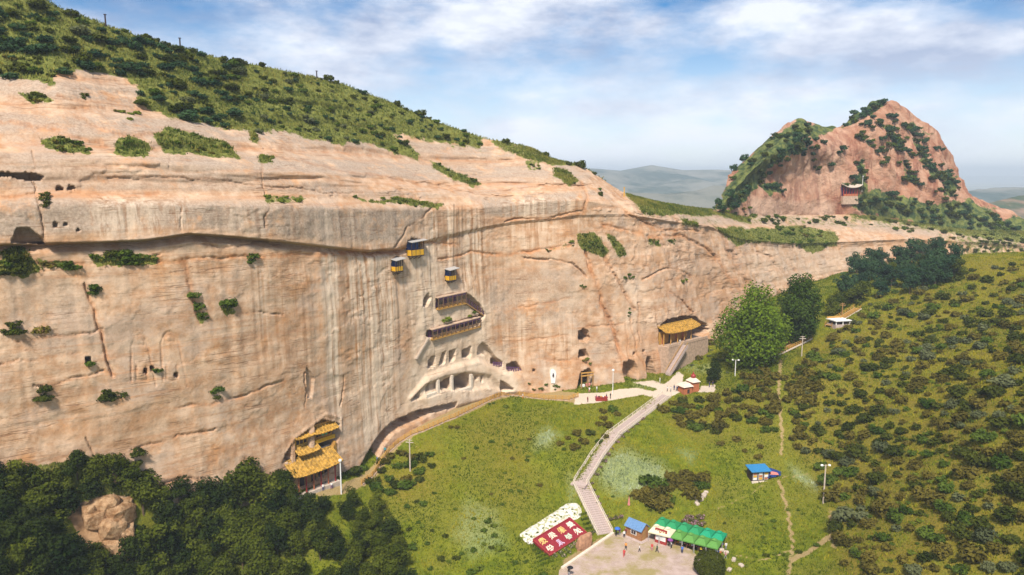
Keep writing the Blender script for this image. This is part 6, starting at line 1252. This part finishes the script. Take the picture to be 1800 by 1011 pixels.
def person(loc, shirt, trousers, label, pose, rz, umbrella=None):
    o = link('person', BODY[pose], label=label, cat='person', loc=loc, group='visitors'); o.rotation_euler = (0, 0, rz); o.scale = (random.uniform(1.0, 1.12),) * 3
    for i, m in enumerate((SKIN, cloth(shirt), cloth(trousers), HAIR, C_BLACK)): o.material_slots[i].link = 'OBJECT'; o.material_slots[i].material = m
    if umbrella:
        T = thing('umbrella', 'open %s umbrella held over a person %s' % (umbrella, {'blue': 'at the foot of the staircase', 'purple': 'by the canopies', 'black': 'at the forecourt edge'}[umbrella]), 'umbrella', (loc[0], loc[1], loc[2]), rz); mat = cloth(umbrella)
        MB().tube((.17, -.30, 1.3), (.12, -.28, 2.25), .018, n=5).build('shaft', C_GREY, T)
        MB().lathe([(.66, 1.95), (.60, 2.06), (.42, 2.2), (.2, 2.28), (.02, 2.34)], (.12, -.28, 0), 8).build('canopy', mat, T)
def pp(u, v, shirt, tr, where, pose=0, umb=None, objs=None, rz=None, z=None):
    if z is not None: l = pz(u, v, z)
    else: l = cast(u, v, objs or [GROUND])[1]
    person(tuple(l), shirt, tr, 'person in %s top and %s trousers %s' % (shirt, tr, where) if len(where.split()) <= 9 else 'person in %s top %s' % (shirt, where), pose, random.uniform(0, 6.28) if rz is None else rz, umb)
F0 = .14
pp(1083,943,'black','black','under a blue umbrella at the foot of the staircase',3,'blue',z=F0,rz=.3); pp(1089,941,'purple','grey','beside the blue umbrella at the foot of the staircase',0,z=F0); pp(1097,945,'white','black','at the corner of the log cabin',0,z=F0); pp(1100,941,'maroon','black','behind the person in white at the log cabin',2,z=F0)
pp(1100,966,'orange','black','walking on the open forecourt',1,z=F0); pp(1097,979,'red','red','walking just behind the orange top',4,z=F0); pp(1124,970,'white','black','walking alone across the forecourt',1,z=F0); pp(1146,968,'red','pink','on the forecourt near the notice board',0,z=F0); pp(1155,971,'green','black','striding in front of the notice board',4,z=F0)
pp(1180,964,'white','black','under a purple umbrella by the canopies',3,'purple',z=F0); pp(1186,948,'purple','navy','in the shade of the canopies beside the notice board',2,z=F0); pp(1199,973,'blue','navy','standing in front of the canopies',0,z=F0); pp(1227,966,'white','navy','near the far end of the canopies',1,z=F0); pp(1232,973,'yellow','black','beside the round clipped bush',0,z=F0)
pp(1276,966,'white','grey','in the grass at the end of the canopies',0); pp(1275,983,'pink','grey','in the grass behind the round clipped bush',2); pp(1206,958,'grey','black','browsing under the canopies',2,z=F0)
for a in ((663,813,'blue','navy','lowest on the cliff walk',1),(677,797,'teal','black','on the cliff walk near the lower bend',0),(674,795,'white','grey','beside the teal top on the cliff walk',2),(681,783,'white','navy','midway up the cliff walk',4),(687,772,'purple','black','on the cliff walk below the dark tunnel',1),(695,763,'black','black','on the cliff walk beside the tunnel',0),(700,759,'pink','grey','on the cliff walk leaning on the fence by the tunnel',2),(568,863,'white','navy','in front of the left grotto temple',0),(583,860,'white','purple','beside the lamp post at the left grotto temple',2),
          (886,686,'white','black','at the top of the cliff walk',0),(909,688,'purple','maroon','behind the fence end of the cliff walk',1),(916,689,'red','black','beside the purple top at the fence end',0),(923,692,'teal','navy','behind the fence below the white niche',2),(919,701,'white','orange','on the grass outside the fence',0),
          (1033,707,'maroon','maroon','at the outer edge of the plateau',0),(1048,704,'navy','black','beside the red stall table',1),(1066,702,'navy','grey','behind the red stall table',0),(1073,701,'black','black','at the right end of the red stall table',2),(1049,688,'white','grey','in front of the timber cave porch',0),(1036,690,'white','pink','inside the mouth of the timber cave porch',2),(1160,673,'white','white','alone on the side path by the tall niche',0),
          (1173,688,'white','black','leftmost of the group near the brick shrine',1),(1179,689,'white','grey','in the group near the brick shrine',2),(1185,686,'navy','navy','in the middle of the group near the brick shrine',0),(1190,688,'navy','black','rightmost of the group near the brick shrine',4),(1247,681,'navy','navy','at the small dark tree behind the shrine',0),(1253,680,'navy','black','close under the small dark tree behind the shrine',2)): pp(*a)
Ft = Frame(1192, 590); 
def on_terrace(x, y): q = Ft.O + Ft.t * x - Ft.n * y; return (q[0], q[1])
_zl = min(Ft.at(1164, 604, 0)[1], Ft.at(1212, 590, 0)[1]) - .6 + Ft.z0
for (u, v, sh, tr, wh, po) in ((1181,608,'black','white','at the head of the stair on the right terrace',0),(1204,601,'navy','navy','on the right terrace below the temple roof',1),(1195,608,'white','grey','leaning on the parapet of the right terrace',2)):
    x, _ = Ft.at(u, v, -2.8); q = on_terrace(x, -2.8); person((q[0], q[1], _zl - .03), sh, tr, 'person in %s top %s' % (sh, wh), po, random.uniform(0, 6))
c = pz(1000, 1013, .1); person((c[0], c[1], .1), 'black', 'grey', 'person in black top under a black umbrella at the forecourt edge', 3, .4, 'black')
# ---------------------------------------------------------------- the air
def build_haze():
    bm = bmesh.new(); bmesh.ops.create_cube(bm, size=1.0)
    me = bpy.data.meshes.new('haze'); bm.to_mesh(me); bm.free()
    o = link('haze', me, kind='stuff'); o.scale = (20000, 15000, 260); o.location = (0, 6500, 50)
    m = bpy.data.materials.new('haze_air'); m.use_nodes = True; t = m.node_tree; t.nodes.clear()
    ou = t.nodes.new('ShaderNodeOutputMaterial'); pv = t.nodes.new('ShaderNodeVolumePrincipled')
    pv.inputs['Color'].default_value = (0.80, 0.91, 1.0, 1); pv.inputs['Density'].default_value = 0.0002; pv.inputs['Anisotropy'].default_value = 0.0
    t.links.new(pv.outputs[0], ou.inputs['Volume']); me.materials.append(m)
build_haze()
